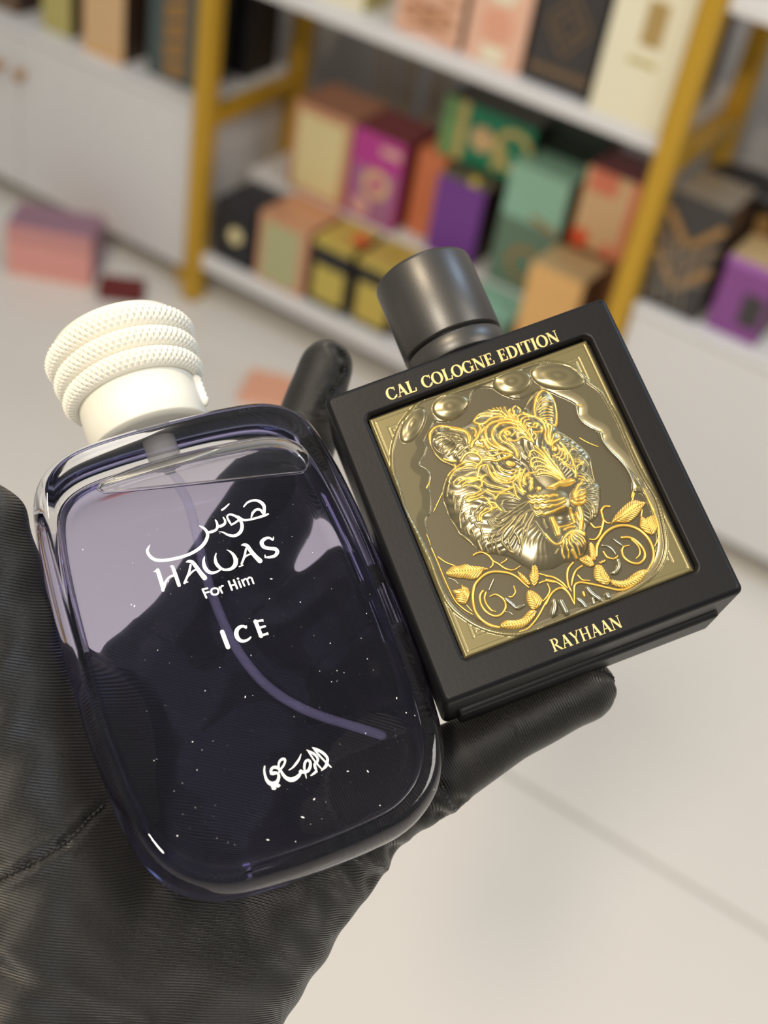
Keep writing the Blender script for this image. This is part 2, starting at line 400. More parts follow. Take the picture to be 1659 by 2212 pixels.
ARCH_HOLE = [-106,2856,-299,2755,-406,2588,-622,2430,-888,2335,-1180,2362,-1333,2447,-1488,2302,-1744,2080,-1731,1934,-1879,1734,-2060,1564,-1934,1356,-1943,1186,-2064,973,-2082,784,-2225,418,-2420,256,-2502,-186,-2524,-646,-2536,-1106,-2539,-1623,-2415,-2013,-2129,-2408,-1696,-2711,-1209,-2877,-880,-2891,128,-2885,1024,-2891,1526,-2777,1890,-2595,2191,-2306,2393,-1858,2457,-1411,2453,-957,2272,-845,2361,-593,2362,-304,2305,-41,2201,235,2125,531,2152,760,2005,953,1885,1134,1844,1339,1910,1612,1608,1978,1273,2274,744,2234,447,2436,327,2591,197,2762]
HEAD_OUTLINE = [-490,2173,-303,2262,1,2292,325,2227,585,2149,734,2003,812,2048,1006,2234,1242,2292,1399,2192,1473,1950,1440,1650,1337,1355,1273,1232,1441,944,1595,626,1687,382,1663,87,1604,-155,1586,-329,1620,-462,1541,-670,1378,-964,1231,-1119,1066,-1184,921,-1281,841,-1519,714,-1761,519,-1871,321,-1886,143,-1829,-121,-1865,-331,-1829,-621,-1717,-773,-1542,-877,-1386,-1030,-1210,-1350,-1028,-1517,-939,-1654,-664,-1817,-366,-1870,-74,-1896,291,-1872,581,-1802,817,-1660,1003,-1505,1135,-1355,1222,-1465,1351,-1599,1537,-1655,1804,-1645,2095,-1568,2263,-1402,2333,-1186,2292,-930,2148,-721,2090]
NOSE_OUTLINE = [404,-67,544,-59,793,-45,1018,-53,1110,-121,1100,-181,961,-222,807,-225,715,-157,576,-198,530,-164,431,-110]
HEAD_BUMPS = [[3.64, -4.25, 4.69, 3.41, -12.4, 1.0, 0.25], [10.1, -5.46, 2.02, 2.56, -30.4, 0.8, 0.5], [5.16, -15.1, 3.3, 2.98, -20.4, 0.9, 0.1], [-2.23, 13.15, 6.39, 4.8, -40.4, 0.5, 0], [7.58, 10.28, 6.39, 7.46, 9.6, 0.7, 0], [6.92, 3.23, 4.26, 6.39, 9.6, 0.55, 0.12], [-14.11, 3.64, 5.33, 6.39, -20.4, 0.2, 0], [-1.3, 7.54, 1.28, 0.75, -30.4, 0.45, 1], [9.47, 7.21, 0.8, 0.85, -20.4, 0.45, 1], [2.39, -0.42, 0.64, 0.64, -20.4, 0.35, 1], [-1.5, -11.33, 3.73, 4.26, -50.4, 0.2, 0]]
HEAD_PITS = [[-13.58, 17.98, 2.13, 2.98, 29.6, 0.7], [11.7, 17.32, 1.92, 2.98, -35.4, 0.7], [-1.26, 7.65, 2.56, 1.28, -30.4, 0.35], [9.6, 7.4, 1.49, 1.39, -20.4, 0.3], [5.49, -8.76, 2.77, 2.13, -0.4, 1.1]]
ARCH_DOMES = [[-18.6, 25.26, 2.34, 4.9, -48.4, 0.9], [-8.55, 26.29, 4.48, 3.2, -8.4, 0.8], [7.24, 26.86, 4.58, 3.2, -10.4, 0.8], [17.89, 24.18, 6.61, 3.41, -28.4, 0.9], [23.37, -9.22, 1.71, 7.46, 3.6, 0.4]]
PRINT_WORDS = {
 'arabic_name': [[-1400,2383,8,-1461,2323,44,-1505,2248,60,-1484,2118,72,-1388,1999,76,-1222,1936,72,-1023,1907,72,-776,1897,72,-559,1920,72,-346,1989,76,-196,2090,79,-100,2220,72,-94,2332,68,-138,2425,56,-209,2500,16],[-79,2282,60,47,2277,64,142,2305,60,189,2382,56,198,2472,48,189,2521,36],[182,2362,56,264,2348,68,359,2377,60,394,2447,48,380,2532,32],[411,2719,48,484,2743,44,616,2813,28],[504,2298,28,481,2386,48,467,2505,44,507,2558,40,588,2542,52,670,2466,60,707,2386,52,627,2341,48,531,2313,44,483,2297,20],[695,2413,48,735,2308,68,711,2177,79,619,2067,79,477,2030,68,348,2093,56,253,2191,32,169,2228,12],[709,2454,56,766,2368,68,857,2317,52,1068,2299,52,1287,2302,60,1396,2311,40],[918,2651,32,1043,2726,48,1197,2731,56,1307,2669,72,1367,2558,83,1349,2446,68,1302,2344,68],[993,2345,28,1063,2440,56,1170,2496,56,1257,2463,60,1280,2374,44]],
 'latin_name': [[-1509,1748,24,-1450,1740,52],[-1425,1754,87,-1429,1579,91,-1437,1361,87,-1457,1268,68],[-1432,1315,79,-1340,1440,52,-1233,1517,48,-1135,1530,60],[-1126,1750,28,-1087,1742,60,-1084,1625,79,-1082,1469,83,-1085,1271,79],[-763,1747,20,-699,1750,68,-630,1706,79,-587,1581,91,-539,1409,99,-491,1272,119],[-688,1657,48,-786,1487,52,-888,1364,52,-956,1285,48],[-965,1288,32,-881,1291,32],[-805,1426,36,-700,1493,40,-620,1513,32],[-332,1748,24,-385,1652,60,-407,1524,87,-374,1402,87,-292,1332,72,-168,1326,48,-74,1353,28],[-56,1752,20,-109,1656,48,-131,1528,79,-89,1402,72,-1,1318,52,140,1296,72,254,1351,95,312,1457,99,306,1594,72,257,1700,40,202,1758,12],[558,1766,24,620,1758,68,677,1706,87,709,1582,95,763,1429,99,831,1283,119],[626,1653,44,524,1481,52,409,1336,48],[340,1290,28,427,1296,32],[503,1453,36,615,1498,40,690,1497,36],[1324,1740,20,1285,1678,40,1222,1748,56,1116,1754,76,1018,1692,91,1030,1574,87,1137,1506,79,1266,1443,91,1280,1359,87,1192,1295,72,1064,1301,60,986,1325,36],[987,1377,28,972,1318,28]],
 'for_him': [[-619,1024,45,-601,813,45],[-607,1026,42,-510,1016,42],[-603,931,40,-505,925,40],[-354,971,40,-415,965,42,-451,921,45,-451,858,45,-398,823,42,-332,827,45,-299,872,45,-296,933,42,-354,971,40],[-245,961,38,-231,813,40],[-234,926,34,-190,968,38,-158,964,34],[-3,1028,45,1,814,45],[114,1022,45,125,812,45],[-4,922,38,119,914,38],[212,960,42,215,815,42],[211,1026,51,220,1026,51],[292,966,40,300,819,40],[309,929,34,353,972,36,397,958,38,404,912,38,407,817,40],[407,936,34,457,977,36,505,958,40,514,915,40,514,814,40]],
 'ice': [[-523,-47,98,-515,-420,98],[30,-80,25,9,-122,45,-27,-74,56,-105,-61,72,-189,-101,85,-241,-182,96,-243,-290,92,-190,-375,74,-106,-402,58,-18,-388,49,37,-358,34],[261,-44,89,264,-407,89],[231,-47,49,408,-67,49],[430,-56,20,420,-102,20],[255,-214,51,420,-219,51],[238,-399,54,417,-396,54],[425,-374,20,425,-423,20]],
 'arabic_maker': [[-626,-3166,27,-662,-3240,36,-682,-3340,46,-681,-3458,63,-637,-3548,84,-564,-3584,95,-480,-3561,70,-424,-3494,59,-405,-3426,51,-438,-3382,53,-509,-3368,74,-542,-3357,42],[-546,-3366,49,-535,-3306,53,-490,-3257,53,-426,-3257,63,-365,-3300,63,-357,-3368,32],[-349,-3284,38,-325,-3217,42,-272,-3160,46,-202,-3146,53,-168,-3174,49,-189,-3232,42,-255,-3295,42,-324,-3336,42,-374,-3383,32],[-334,-3333,42,-323,-3423,53,-286,-3532,68,-217,-3610,89,-138,-3632,95,-45,-3616,80,37,-3570,59,84,-3500,32],[64,-3526,74,128,-3559,63,213,-3567,63,290,-3507,57,330,-3413,53,304,-3349,53,231,-3367,49,173,-3466,46,150,-3588,32,134,-3706,11],[-162,-3414,15,-72,-3392,32,36,-3332,49,126,-3266,42,206,-3174,13],[-645,-3631,11,-600,-3625,53,-579,-3670,74,-617,-3672,53],[-536,-3626,21,-495,-3646,84,-452,-3661,21],[351,-3131,15,397,-3186,42,461,-3251,53,508,-3333,53,508,-3409,49,462,-3458,53,408,-3483,53,395,-3565,53,400,-3654,21],[365,-3153,17,398,-3273,34,433,-3416,32,473,-3517,32,513,-3617,25],[243,-3680,17,308,-3665,42,384,-3637,53],[486,-3123,15,552,-3184,53,632,-3267,59,695,-3365,57,715,-3459,53,677,-3533,59,619,-3600,63,499,-3656,21],[499,-3150,21,556,-3295,36,614,-3435,36,676,-3565,38,724,-3658,25]],
}
HAND_JOINTS = {'index': [[-0.13701, 0.18572, 1.20604, 0.0138], [-0.14252, 0.22209, 1.22416, 0.0122], [-0.14836, 0.24358, 1.23794, 0.009], [-0.15507, 0.25985, 1.24776, 0.0078]], 'middle': [[-0.11874, 0.19684, 1.205, 0.0132], [-0.11137, 0.23018, 1.21775, 0.0114], [-0.0959, 0.2413, 1.23446, 0.009], [-0.0887, 0.25455, 1.24314, 0.0078]], 'ring': [[-0.10109, 0.19212, 1.19762, 0.0128], [-0.08749, 0.21879, 1.21655, 0.011], [-0.07464, 0.23643, 1.22701, 0.0088], [-0.06718, 0.24899, 1.23521, 0.0076]], 'little': [[-0.07824, 0.17956, 1.19699, 0.0115], [-0.06961, 0.19237, 1.20311, 0.0098], [-0.05952, 0.21074, 1.2129, 0.0082], [-0.04881, 0.22579, 1.2219, 0.008]], 'thumb': [[-0.12546, 0.12261, 1.19196, 0.0205], [-0.14756, 0.13205, 1.21718, 0.017], [-0.16181, 0.14245, 1.23767, 0.013], [-0.17106, 0.14926, 1.25001, 0.0108]], 'wrist': [[-0.1095, 0.09433, 1.14019, 0.029], [-0.09664, 0.10731, 1.1348, 0.025], [-0.09124, 0.05864, 1.09171, 0.029], [-0.08026, 0.0679, 1.08801, 0.027]], 'palm': [[-0.13201, 0.15997, 1.19025, 0.017], [-0.09551, 0.15567, 1.17849, 0.015], [-0.08499, 0.1639, 1.17893, 0.015], [-0.08896, 0.14546, 1.16578, 0.0195], [-0.11337, 0.12094, 1.17425, 0.022], [-0.1413, 0.15761, 1.19479, 0.015], [-0.0852, 0.19965, 1.19785, 0.0105]]}
HAND_CREASES = [([-0.11779, 0.10061, 1.19068], [-0.09434, 0.11231, 1.17509], 0.0009, 0.0022), ([-0.06454, 0.18098, 1.20687], [-0.05948, 0.18564, 1.1998], 0.0012, 0.0017), ([-0.07079, 0.17025, 1.20172], [-0.06529, 0.1763, 1.19278], 0.0012, 0.0019), ([-0.07421, 0.16424, 1.20019], [-0.06691, 0.16917, 1.18907], 0.0014, 0.0022), ([-0.06398, 0.18608, 1.21053], [-0.05845, 0.18997, 1.20393], 0.0008, 0.0014), ([-0.09253, 0.13562, 1.1884], [-0.07186, 0.14242, 1.17998], 0.0004, 0.004), ([-0.07568, 0.15959, 1.19279], [-0.06559, 0.15803, 1.1857], 0.0006, 0.0025)]
HAND_SEAMS = [[[-0.12573, 0.10647, 1.206], [-0.12089, 0.1123, 1.20972], [-0.11799, 0.12012, 1.21193], [-0.11828, 0.12738, 1.21211], [-0.11907, 0.13327, 1.21107]], [[-0.15171, 0.25945, 1.26022], [-0.14865, 0.25983, 1.25585], [-0.1468, 0.25717, 1.25197], [-0.14654, 0.2505, 1.24775], [-0.14603, 0.24502, 1.24467]], [[-0.04717, 0.22672, 1.23144], [-0.04318, 0.23039, 1.22387], [-0.04261, 0.22888, 1.21879]]]
# ---------------------------------------------------------------- helpers
def srgb(r, g, b):
    f = lambda v: (v / 12.92 if v <= 0.04045 else ((v + 0.055) / 1.055) ** 2.4)
    return (f(r / 255.0), f(g / 255.0), f(b / 255.0), 1.0)

MATS = {}
def mat(name, col, rough=0.5, metal=0.0, var=0.06, scale=30.0, bump=0.0, coat=0.0, spec=0.5):
    """principled paint/card/metal with a little procedural mottling"""
    if name in MATS:
        return MATS[name]
    m = bpy.data.materials.new(name)
    m.use_nodes = True
    nt = m.node_tree
    p = nt.nodes['Principled BSDF']
    tc = nt.nodes.new('ShaderNodeTexCoord')
    nz = nt.nodes.new('ShaderNodeTexNoise')
    nz.inputs['Scale'].default_value = scale
    nz.inputs['Detail'].default_value = 4.0
    nt.links.new(tc.outputs['Object'], nz.inputs['Vector'])
    mx = nt.nodes.new('ShaderNodeMix')
    mx.data_type = 'RGBA'
    c0 = tuple(max(0.0, c * (1 - var)) for c in col[:3]) + (1,)
    c1 = tuple(min(1.0, c * (1 + var)) for c in col[:3]) + (1,)
    mx.inputs[6].default_value = c0
    mx.inputs[7].default_value = c1
    nt.links.new(nz.outputs['Fac'], mx.inputs[0])
    nt.links.new(mx.outputs[2], p.inputs['Base Color'])
    p.inputs['Roughness'].default_value = rough
    p.inputs['Metallic'].default_value = metal
    p.inputs['Coat Weight'].default_value = coat
    p.inputs['Specular IOR Level'].default_value = spec
    if bump > 0:
        b = nt.nodes.new('ShaderNodeBump')
        b.inputs['Strength'].default_value = bump
        b.inputs['Distance'].default_value = 0.0004
        nt.links.new(nz.outputs['Fac'], b.inputs['Height'])
        nt.links.new(b.outputs['Normal'], p.inputs['Normal'])
    MATS[name] = m
    return m

def glass_mat(name, col, ior, rough=0.0):
    m = bpy.data.materials.new(name)
    m.use_nodes = True
    nt = m.node_tree
    nt.nodes.remove(nt.nodes['Principled BSDF'])
    out = nt.nodes['Material Output']
    g = nt.nodes.new('ShaderNodeBsdfGlass')
    g.inputs['Color'].default_value = col
    g.inputs['IOR'].default_value = ior
    g.inputs['Roughness'].default_value = rough
    nt.links.new(g.outputs[0], out.inputs[0])
    return m

def new_obj(name, me, parent=None, mats=()):
    o = bpy.data.objects.new(name, me)
    COL.objects.link(o)
    for m in mats:
        me.materials.append(m)
    if parent is not None:
        o.parent = parent
    return o

def from_pd(name, verts, faces, m=None, parent=None, smooth=False):
    me = bpy.data.meshes.new(name)
    me.from_pydata([tuple(v) for v in verts], [], [tuple(f) for f in faces])
    me.update()
    if smooth:
        me.polygons.foreach_set('use_smooth', [True] * len(me.polygons))
    ms = m if isinstance(m, (list, tuple)) else ([m] if m else [])
    return new_obj(name, me, parent, ms)

def bm_obj(name, bm, m=None, parent=None, smooth=False):
    me = bpy.data.meshes.new(name)
    bm.normal_update()
    bm.to_mesh(me)
    bm.free()
    if smooth:
        me.polygons.foreach_set('use_smooth', [True] * len(me.polygons))
    ms = m if isinstance(m, (list, tuple)) else ([m] if m else [])
    return new_obj(name, me, parent, ms)

def tag(o, label, cat=None, group=None, kind=None):
    o['label'] = label
    if cat:
        o['category'] = cat
    if group:
        o['group'] = group
    if kind:
        o['kind'] = kind
    return o

def struct(o, label=None):
    o['kind'] = 'structure'
    if label:
        o['label'] = label
    return o

def empty(name, loc=(0, 0, 0), matrix=None):
    o = bpy.data.objects.new(name, None)
    COL.objects.link(o)
    o.empty_display_size = 0.02
    if matrix is not None:
        o.matrix_world = Matrix(matrix)
    else:
        o.location = loc
    return o

def add_box(bm, x0, x1, y0, y1, z0, z1, bev=0.0, mi=0):
    vs = [bm.verts.new(p) for p in ((x0, y0, z0), (x1, y0, z0), (x1, y1, z0), (x0, y1, z0), (x0, y0, z1), (x1, y0, z1), (x1, y1, z1), (x0, y1, z1))]
    fs = [bm.faces.new([vs[i] for i in f]) for f in ((0, 3, 2, 1), (4, 5, 6, 7), (0, 1, 5, 4), (1, 2, 6, 5), (2, 3, 7, 6), (3, 0, 4, 7))]
    for f in fs:
        f.material_index = mi
    if bev > 0:
        es = list({e for f in fs for e in f.edges})
        bmesh.ops.bevel(bm, geom=es, offset=bev, segments=2, profile=0.5, affect='EDGES')
    return fs

def box_obj(name, x0, x1, y0, y1, z0, z1, m, parent=None, bev=0.0):
    bm = bmesh.new()
    add_box(bm, x0, x1, y0, y1, z0, z1, bev)
    return bm_obj(name, bm, m, parent)

def lathe(profile, n=96, axis='y', cx=0.0, cz=0.0):
    """profile: (radius, height) list -> verts, faces around local y"""
    V, F = [], []
    k = len(profile)
    for i in range(n):
        a = 2 * math.pi * i / n
        for r, h in profile:
            V.append((cx + r * math.cos(a), h, cz + r * math.sin(a)))
    for i in range(n):
        j = (i + 1) % n
        for q in range(k - 1):
            F.append((i * k + q, i * k + q + 1, j * k + q + 1, j * k + q))
    return V, F

def catmull(P, sub=5, closed=False):
    P = np.asarray(P, float)
    n = len(P)
    if n < 3 and not closed:
        t = np.linspace(0, 1, sub + 1)[:, None]
        return P[0] * (1 - t) + P[1] * t if n == 2 else P
    out = []
    rng = range(n) if closed else range(n - 1)
    for i in rng:
        p1, p2 = P[i], P[(i + 1) % n]
        p0 = P[i - 1] if (closed or i > 0) else 2 * p1 - p2
        p3 = P[(i + 2) % n] if (closed or i + 2 < n) else 2 * p2 - p1
        for s in range(sub):
            t = s / sub
            out.append(0.5 * ((2 * p1) + (-p0 + p2) * t + (2 * p0 - 5 * p1 + 4 * p2 - p3) * t * t + (-p0 + 3 * p1 - 3 * p2 + p3) * t ** 3))
    if not closed:
        out.append(P[-1])
    return np.array(out)

def tube(name, pts, radii, m, parent=None, n=10, flat=1.0):
    """round tube along a 3-D polyline, rounded ends"""
    P = np.asarray(pts, float)
    R = np.asarray(radii, float) * np.ones(len(P))
    T = np.gradient(P, axis=0)
    T /= np.linalg.norm(T, axis=1)[:, None] + 1e-12
    P = np.vstack([P[0] - T[0] * R[0] * 0.7, P, P[-1] + T[-1] * R[-1] * 0.7])
    R = np.concatenate([[R[0] * 0.45], R, [R[-1] * 0.45]])
    T = np.vstack([T[0], T, T[-1]])
    ref = np.array([0.0, 0.0, 1.0])
    if abs(T[:, 2]).max() > 0.95:
        ref = np.array([0.577, 0.577, 0.577])
    V, F = [], []
    for i in range(len(P)):
        s = np.cross(T[i], ref)
        s /= np.linalg.norm(s) + 1e-12
        u = np.cross(s, T[i])
        for k in range(n):
            a = 2 * math.pi * k / n
            V.append(P[i] + R[i] * (s * math.cos(a) + u * math.sin(a) * flat))
    for i in range(len(P) - 1):
        for k in range(n):
            F.append((i * n + k, i * n + (k + 1) % n, (i + 1) * n + (k + 1) % n, (i + 1) * n + k))
    F.append(tuple(range(n - 1, -1, -1)))
    F.append(tuple((len(P) - 1) * n + k for k in range(n)))
    return from_pd(name, V, F, m, parent, smooth=True)

def ribbon(bm, pts, z):
    """flat printed stroke of varying width (x, y, width) with round joins"""
    P = np.asarray(pts, float)
    P = catmull(P, 6)
    T = np.gradient(P[:, :2], axis=0)
    T /= np.linalg.norm(T, axis=1)[:, None] + 1e-12
    N = np.stack([-T[:, 1], T[:, 0]], 1)
    W = np.maximum(P[:, 2], 1e-5)[:, None] / 2
    A = P[:, :2] + N * W
    B = P[:, :2] - N * W
    va = [bm.verts.new((a[0], a[1], z)) for a in A]
    vb = [bm.verts.new((b[0], b[1], z)) for b in B]
    for i in range(len(P) - 1):
        bm.faces.new((vb[i], vb[i + 1], va[i + 1], va[i]))
    for e in (0, -1):
        w = float(W[e, 0])
        c = [bm.verts.new((P[e, 0] + w * 0.98 * math.cos(a), P[e, 1] + w * 0.98 * math.sin(a), z)) for a in np.linspace(0, 2 * math.pi, 14)[:-1]]
        bm.faces.new(c)

# ---------------------------------------------------------------- materials of the room
M_white = mat('white_lacquer', srgb(226, 224, 222), 0.35, var=0.02)
M_wall = mat('wall_paint', srgb(196, 190, 182), 0.9, var=0.03)
M_tile = mat('polished_porcelain', srgb(228, 223, 214), 0.16, var=0.025, scale=3.0)
M_grout = mat('grout', srgb(188, 185, 178), 0.8)
M_gold = mat('gold_tube', srgb(204, 160, 48), 0.38, 0.3, var=0.05)
M_knob = mat('brass_knob', srgb(190, 140, 80), 0.35, 0.7)

# ---------------------------------------------------------------- floor, wall
floor = struct(box_obj('floor', -4.2, 2.4, -2.4, 2.60, -0.06, -0.004, M_grout), 'white polished porcelain tile floor of the shop')
tile_me = None
for ix, (x0, w, shift) in enumerate(((-4.2, 1.176, 0.0), (-3.02, 2.394, 0.645), (-0.62, 2.394, 0.0), (1.78, 0.62, 0.645))):
    for y0 in (-2.39, -1.188, 0.012, 1.214):
        ya, yb = y0 + shift, min(y0 + shift + 1.194, 2.59)
        t = box_obj('tile', x0, x0 + w, ya, yb, -0.006, 0.0, M_tile, floor, 0.0015)
wall_back = struct(box_obj('wall_back', -4.2, 2.4, 2.45, 2.55, 0.0, 2.9, M_wall), 'pale plaster wall behind the shelves')

# ---------------------------------------------------------------- gold framed shelf units
YF, YB = 1.87, 2.17
def post(parent, x, y, h=1.5, w=0.036):
    return box_obj('post', x - w / 2, x + w / 2, y - w / 2, y + w / 2, 0.0, h, M_gold, parent, 0.004)
def rail(parent, x, z, y0=YF, y1=YB, w=0.03):
    return box_obj('side_rail', x - w / 2, x + w / 2, y0 + 0.018, y1 - 0.018, z - w, z, M_gold, parent, 0.003)
def board(parent, x0, x1, z0, z1, name='shelf_board'):
    return box_obj(name, x0, x1, YF - 0.005, YB + 0.012, z0, z1, M_white, parent, 0.003)

mid = tag(empty('shelf_unit', (-1.01, 2.0, 0)), 'open shelf unit with gold tube frame and white boards, between two white cabinets', 'shelf')
def inv(o, root):
    o.matrix_parent_inverse = Matrix.Translation(-root.location)
    return o
for x in (-1.458, -0.568):
    for y in (YF, YB):
        inv(post(mid, x, y), mid)
    for z in (0.404, 0.654):
        inv(rail(mid, x, z), mid)
inv(board(mid, -1.440, -0.586, 0.078, 0.107), mid)
inv(board(mid, -1.440, -0.586, 0.655, 0.680), mid)
rs = inv(box_obj('riser_board', -1.436, -0.590, 1.9985, YB, 0.235, 0.255, M_white, mid, 0.002), mid)
for x in (-1.43, -0.60):
    inv(box_obj('riser_support', x - 0.008, x + 0.008, 2.0, YB, 0.107, 0.235, M_white, mid), mid)

def cabinet(x0, x1, label, doors, knobs, upper_z):
    c = tag(empty('cabinet', ((x0 + x1) / 2, 2.0, 0)), label, 'cabinet')
    inv(box_obj('body', x0, x1, YF + 0.012, YB, 0.06, 0.392, M_white, c, 0.002), c)
    inv(box_obj('worktop', x0, x1, YF - 0.006, YB + 0.012, 0.392, 0.407, M_white, c, 0.003), c)
    for (a, b), kx in zip(doors, knobs):
        d = inv(box_obj('door', a + 0.0015, b - 0.0015, YF - 0.004, YF + 0.012, 0.058, 0.390, M_white, c, 0.002), c)
        V, F = lathe([(0.0001, -0.024), (0.009, -0.023), (0.013, -0.018), (0.012, -0.013), (0.006, -0.009), (0.006, 0.0)], 20)
        k = from_pd('knob', [(kx + v[0], YF - 0.004 + v[1], 0.318 + v[2]) for v in V], F, M_knob, d, True)
    for fx in (x0 + 0.04, x1 - 0.04):
        inv(box_obj('foot', fx - 0.015, fx + 0.015, YF + 0.03, YF + 0.06, 0.0, 0.06, M_gold, c), c)
        inv(box_obj('foot', fx - 0.015, fx + 0.015, YB - 0.06, YB - 0.03, 0.0, 0.06, M_gold, c), c)
    inv(board(c, x0, x1, upper_z, upper_z + 0.028), c)
    return c
cabinet(-2.40, -1.480, 'white two-door cabinet with brass knobs, beside the pink box on the floor', [(-2.40, -1.945), (-1.945, -1.480)], [-1.985, -1.925], 0.93)
cabinet(-0.548, 0.36, 'white cabinet under the patterned black box and a purple box', [(-0.548, -0.094), (-0.094, 0.36)], [-0.13, -0.055], 0.885)

# ---------------------------------------------------------------- perfume boxes
def pbox(name, label, x0, x1, y0, dep, z0, h, front, side=None, top=None, rot=0.0, group=None, cat='box', bev=0.0015):
    bm = bmesh.new()
    w = x1 - x0
    add_box(bm, -w / 2, w / 2, 0, dep, 0, h, bev)
    bm.normal_update()
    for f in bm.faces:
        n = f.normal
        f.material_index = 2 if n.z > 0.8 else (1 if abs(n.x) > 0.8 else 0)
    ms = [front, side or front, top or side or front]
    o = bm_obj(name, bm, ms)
    o.location = ((x0 + x1) / 2, y0, z0 + 0.0004)
    o.rotation_euler.z = rot
    tag(o, label, cat, group)
    o['w'] = w
    o['h'] = h
    return o
def panel(box, name, u0, u1, v0, v1, m, t=0.0012, label=None):
    """thin raised card on the front, in fractions of the box width and height"""
    w, h = box['w'], box['h']
    o = box_obj(name, (u0 - 0.5) * w, (u1 - 0.5) * w, -t, 0.0003, v0 * h, v1 * h, m, box, min(0.0006, t * 0.4))
    if label:
        o['label'] = label
    return o
def disc(box, name, u, v, r, m, t=0.0014, r2=None, ry=None):
    w, h = box['w'], box['h']
    n = 40
    ry = ry or r
    V, F = [], []
    for yy in (0.0003, -t):
        for k in range(n):
            a = 2 * math.pi * k / n
            V.append(((u - 0.5) * w + r * math.cos(a), yy, v * h + ry * math.sin(a)))
    if r2:
        for yy in (-t, 0.0003):
            for k in range(n):
                a = 2 * math.pi * k / n
                V.append(((u - 0.5) * w + r2 * math.cos(a), yy, v * h + r2 * ry / r * math.sin(a)))
        for q in range(3):
            for k in range(n):
                F.append((q * n + k, q * n + (k + 1) % n, (q + 1) * n + (k + 1) % n, (q + 1) * n + k))
    else:
        for k in range(n):
            F.append((k, (k + 1) % n, n + (k + 1) % n, n + k))
        F.append(tuple(range(n, 2 * n)))
    return from_pd(name, V, F, m, box)
def bar(box, name, u0, v0, u1, v1, th, m, t=0.0011):
    w, h = box['w'], box['h']
    a = np.array([(u0 - 0.5) * w, v0 * h])
    b = np.array([(u1 - 0.5) * w, v1 * h])
    d = (b - a) / np.linalg.norm(b - a)
    n = np.array([-d[1], d[0]]) * th / 2
    q = [a + n, a - n, b - n, b + n]
    V = [(p[0], 0.0003, p[1]) for p in q] + [(p[0], -t, p[1]) for p in q]
    return from_pd(name, V, [(4, 5, 6, 7), (0, 1, 5, 4), (1, 2, 6, 5), (2, 3, 7, 6), (3, 0, 4, 7)], m, box)

P = lambda n, r, g, b, rough=0.45, metal=0.0: mat('card_' + n, srgb(r, g, b), rough, metal, var=0.05, scale=60)
c_black = P('black', 28, 28, 32); c_cream = P('cream', 228, 214, 160, 0.4); c_sage = P('sage', 186, 186, 140, 0.3, 0.2)
c_rose = P('rose_gold', 214, 160, 124, 0.35, 0.3); c_rosed = P('rose_brown', 176, 122, 94, 0.4, 0.2)
c_yel = P('gold_foil', 206, 186, 92, 0.35, 0.3); c_mag = P('magenta', 190, 62, 150); c_maroon = P('maroon', 120, 44, 52)
c_pinkpale = P('pale_pink', 222, 170, 160); c_or = P('orange', 222, 128, 84); c_pur = P('purple', 118, 60, 150)
c_wine = P('dark_wine', 40, 26, 28); c_green = P('emerald', 28, 130, 92); c_lgreen = P('leaf_green', 116, 160, 96)
c_goldp = P('gold_print', 206, 184, 112, 0.35, 0.4); c_mint = P('mint', 150, 196, 172); c_dmint = P('deep_mint', 104, 130, 108)
c_brass = P('brass_print', 170, 130, 76, 0.4, 0.3); c_coral = P('coral', 226, 128, 96); c_sand = P('sand', 222, 184, 136)
c_red = P('vermilion', 226, 88, 48); c_tan = P('tan', 226, 176, 108); c_tant = P('tan_top', 190, 164, 120)
c_brown = P('brown', 118, 76, 46); c_dbrown = P('dark_brown', 62, 44, 34); c_dgreen = P('dark_green', 40, 48, 34)
c_pinkw = P('pink_white', 238, 190, 162); c_latt = P('copper_lattice', 200, 146, 108, 0.4, 0.2); c_char = P('charcoal', 62, 58, 56)
c_bronze = P('bronze', 128, 104, 78, 0.4, 0.4); c_ivory = P('ivory', 240, 232, 202); c_emb = P('emblem_gold', 190, 160, 100, 0.4, 0.3)
c_teal = P('slate_teal', 74, 88, 88); c_olive = P('olive_gold', 190, 178, 106); c_grey = P('silver_print', 150, 140, 126, 0.3, 0.4)
c_pinkbag = P('pink', 228, 160, 150); c_mauve = P('mauve', 150, 112, 130); c_dred = P('dark_red', 104, 22, 24); c_peach = P('peach', 232, 170, 140)
c_plum = P('plum', 136, 74, 140); c_lilac = P('lilac', 168, 104, 180)

G1 = 'boxes in the front row of the lower shelf'
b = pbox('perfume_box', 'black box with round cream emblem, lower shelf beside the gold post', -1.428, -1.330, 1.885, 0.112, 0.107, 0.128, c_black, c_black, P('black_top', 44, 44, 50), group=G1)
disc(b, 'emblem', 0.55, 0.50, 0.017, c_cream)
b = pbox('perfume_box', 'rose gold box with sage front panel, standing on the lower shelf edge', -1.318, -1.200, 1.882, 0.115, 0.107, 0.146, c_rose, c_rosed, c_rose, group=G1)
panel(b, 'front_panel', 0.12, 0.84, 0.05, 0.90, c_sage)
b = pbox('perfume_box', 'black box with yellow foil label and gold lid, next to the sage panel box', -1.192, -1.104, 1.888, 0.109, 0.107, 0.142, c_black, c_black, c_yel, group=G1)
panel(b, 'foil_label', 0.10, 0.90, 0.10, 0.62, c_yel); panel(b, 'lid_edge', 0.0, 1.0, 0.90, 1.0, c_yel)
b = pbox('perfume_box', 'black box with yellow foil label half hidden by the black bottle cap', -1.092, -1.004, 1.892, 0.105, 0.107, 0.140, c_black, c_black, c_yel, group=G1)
panel(b, 'foil_label', 0.10, 0.90, 0.08, 0.66, c_yel); panel(b, 'lid_edge', 0.0, 1.0, 0.90, 1.0, c_yel)
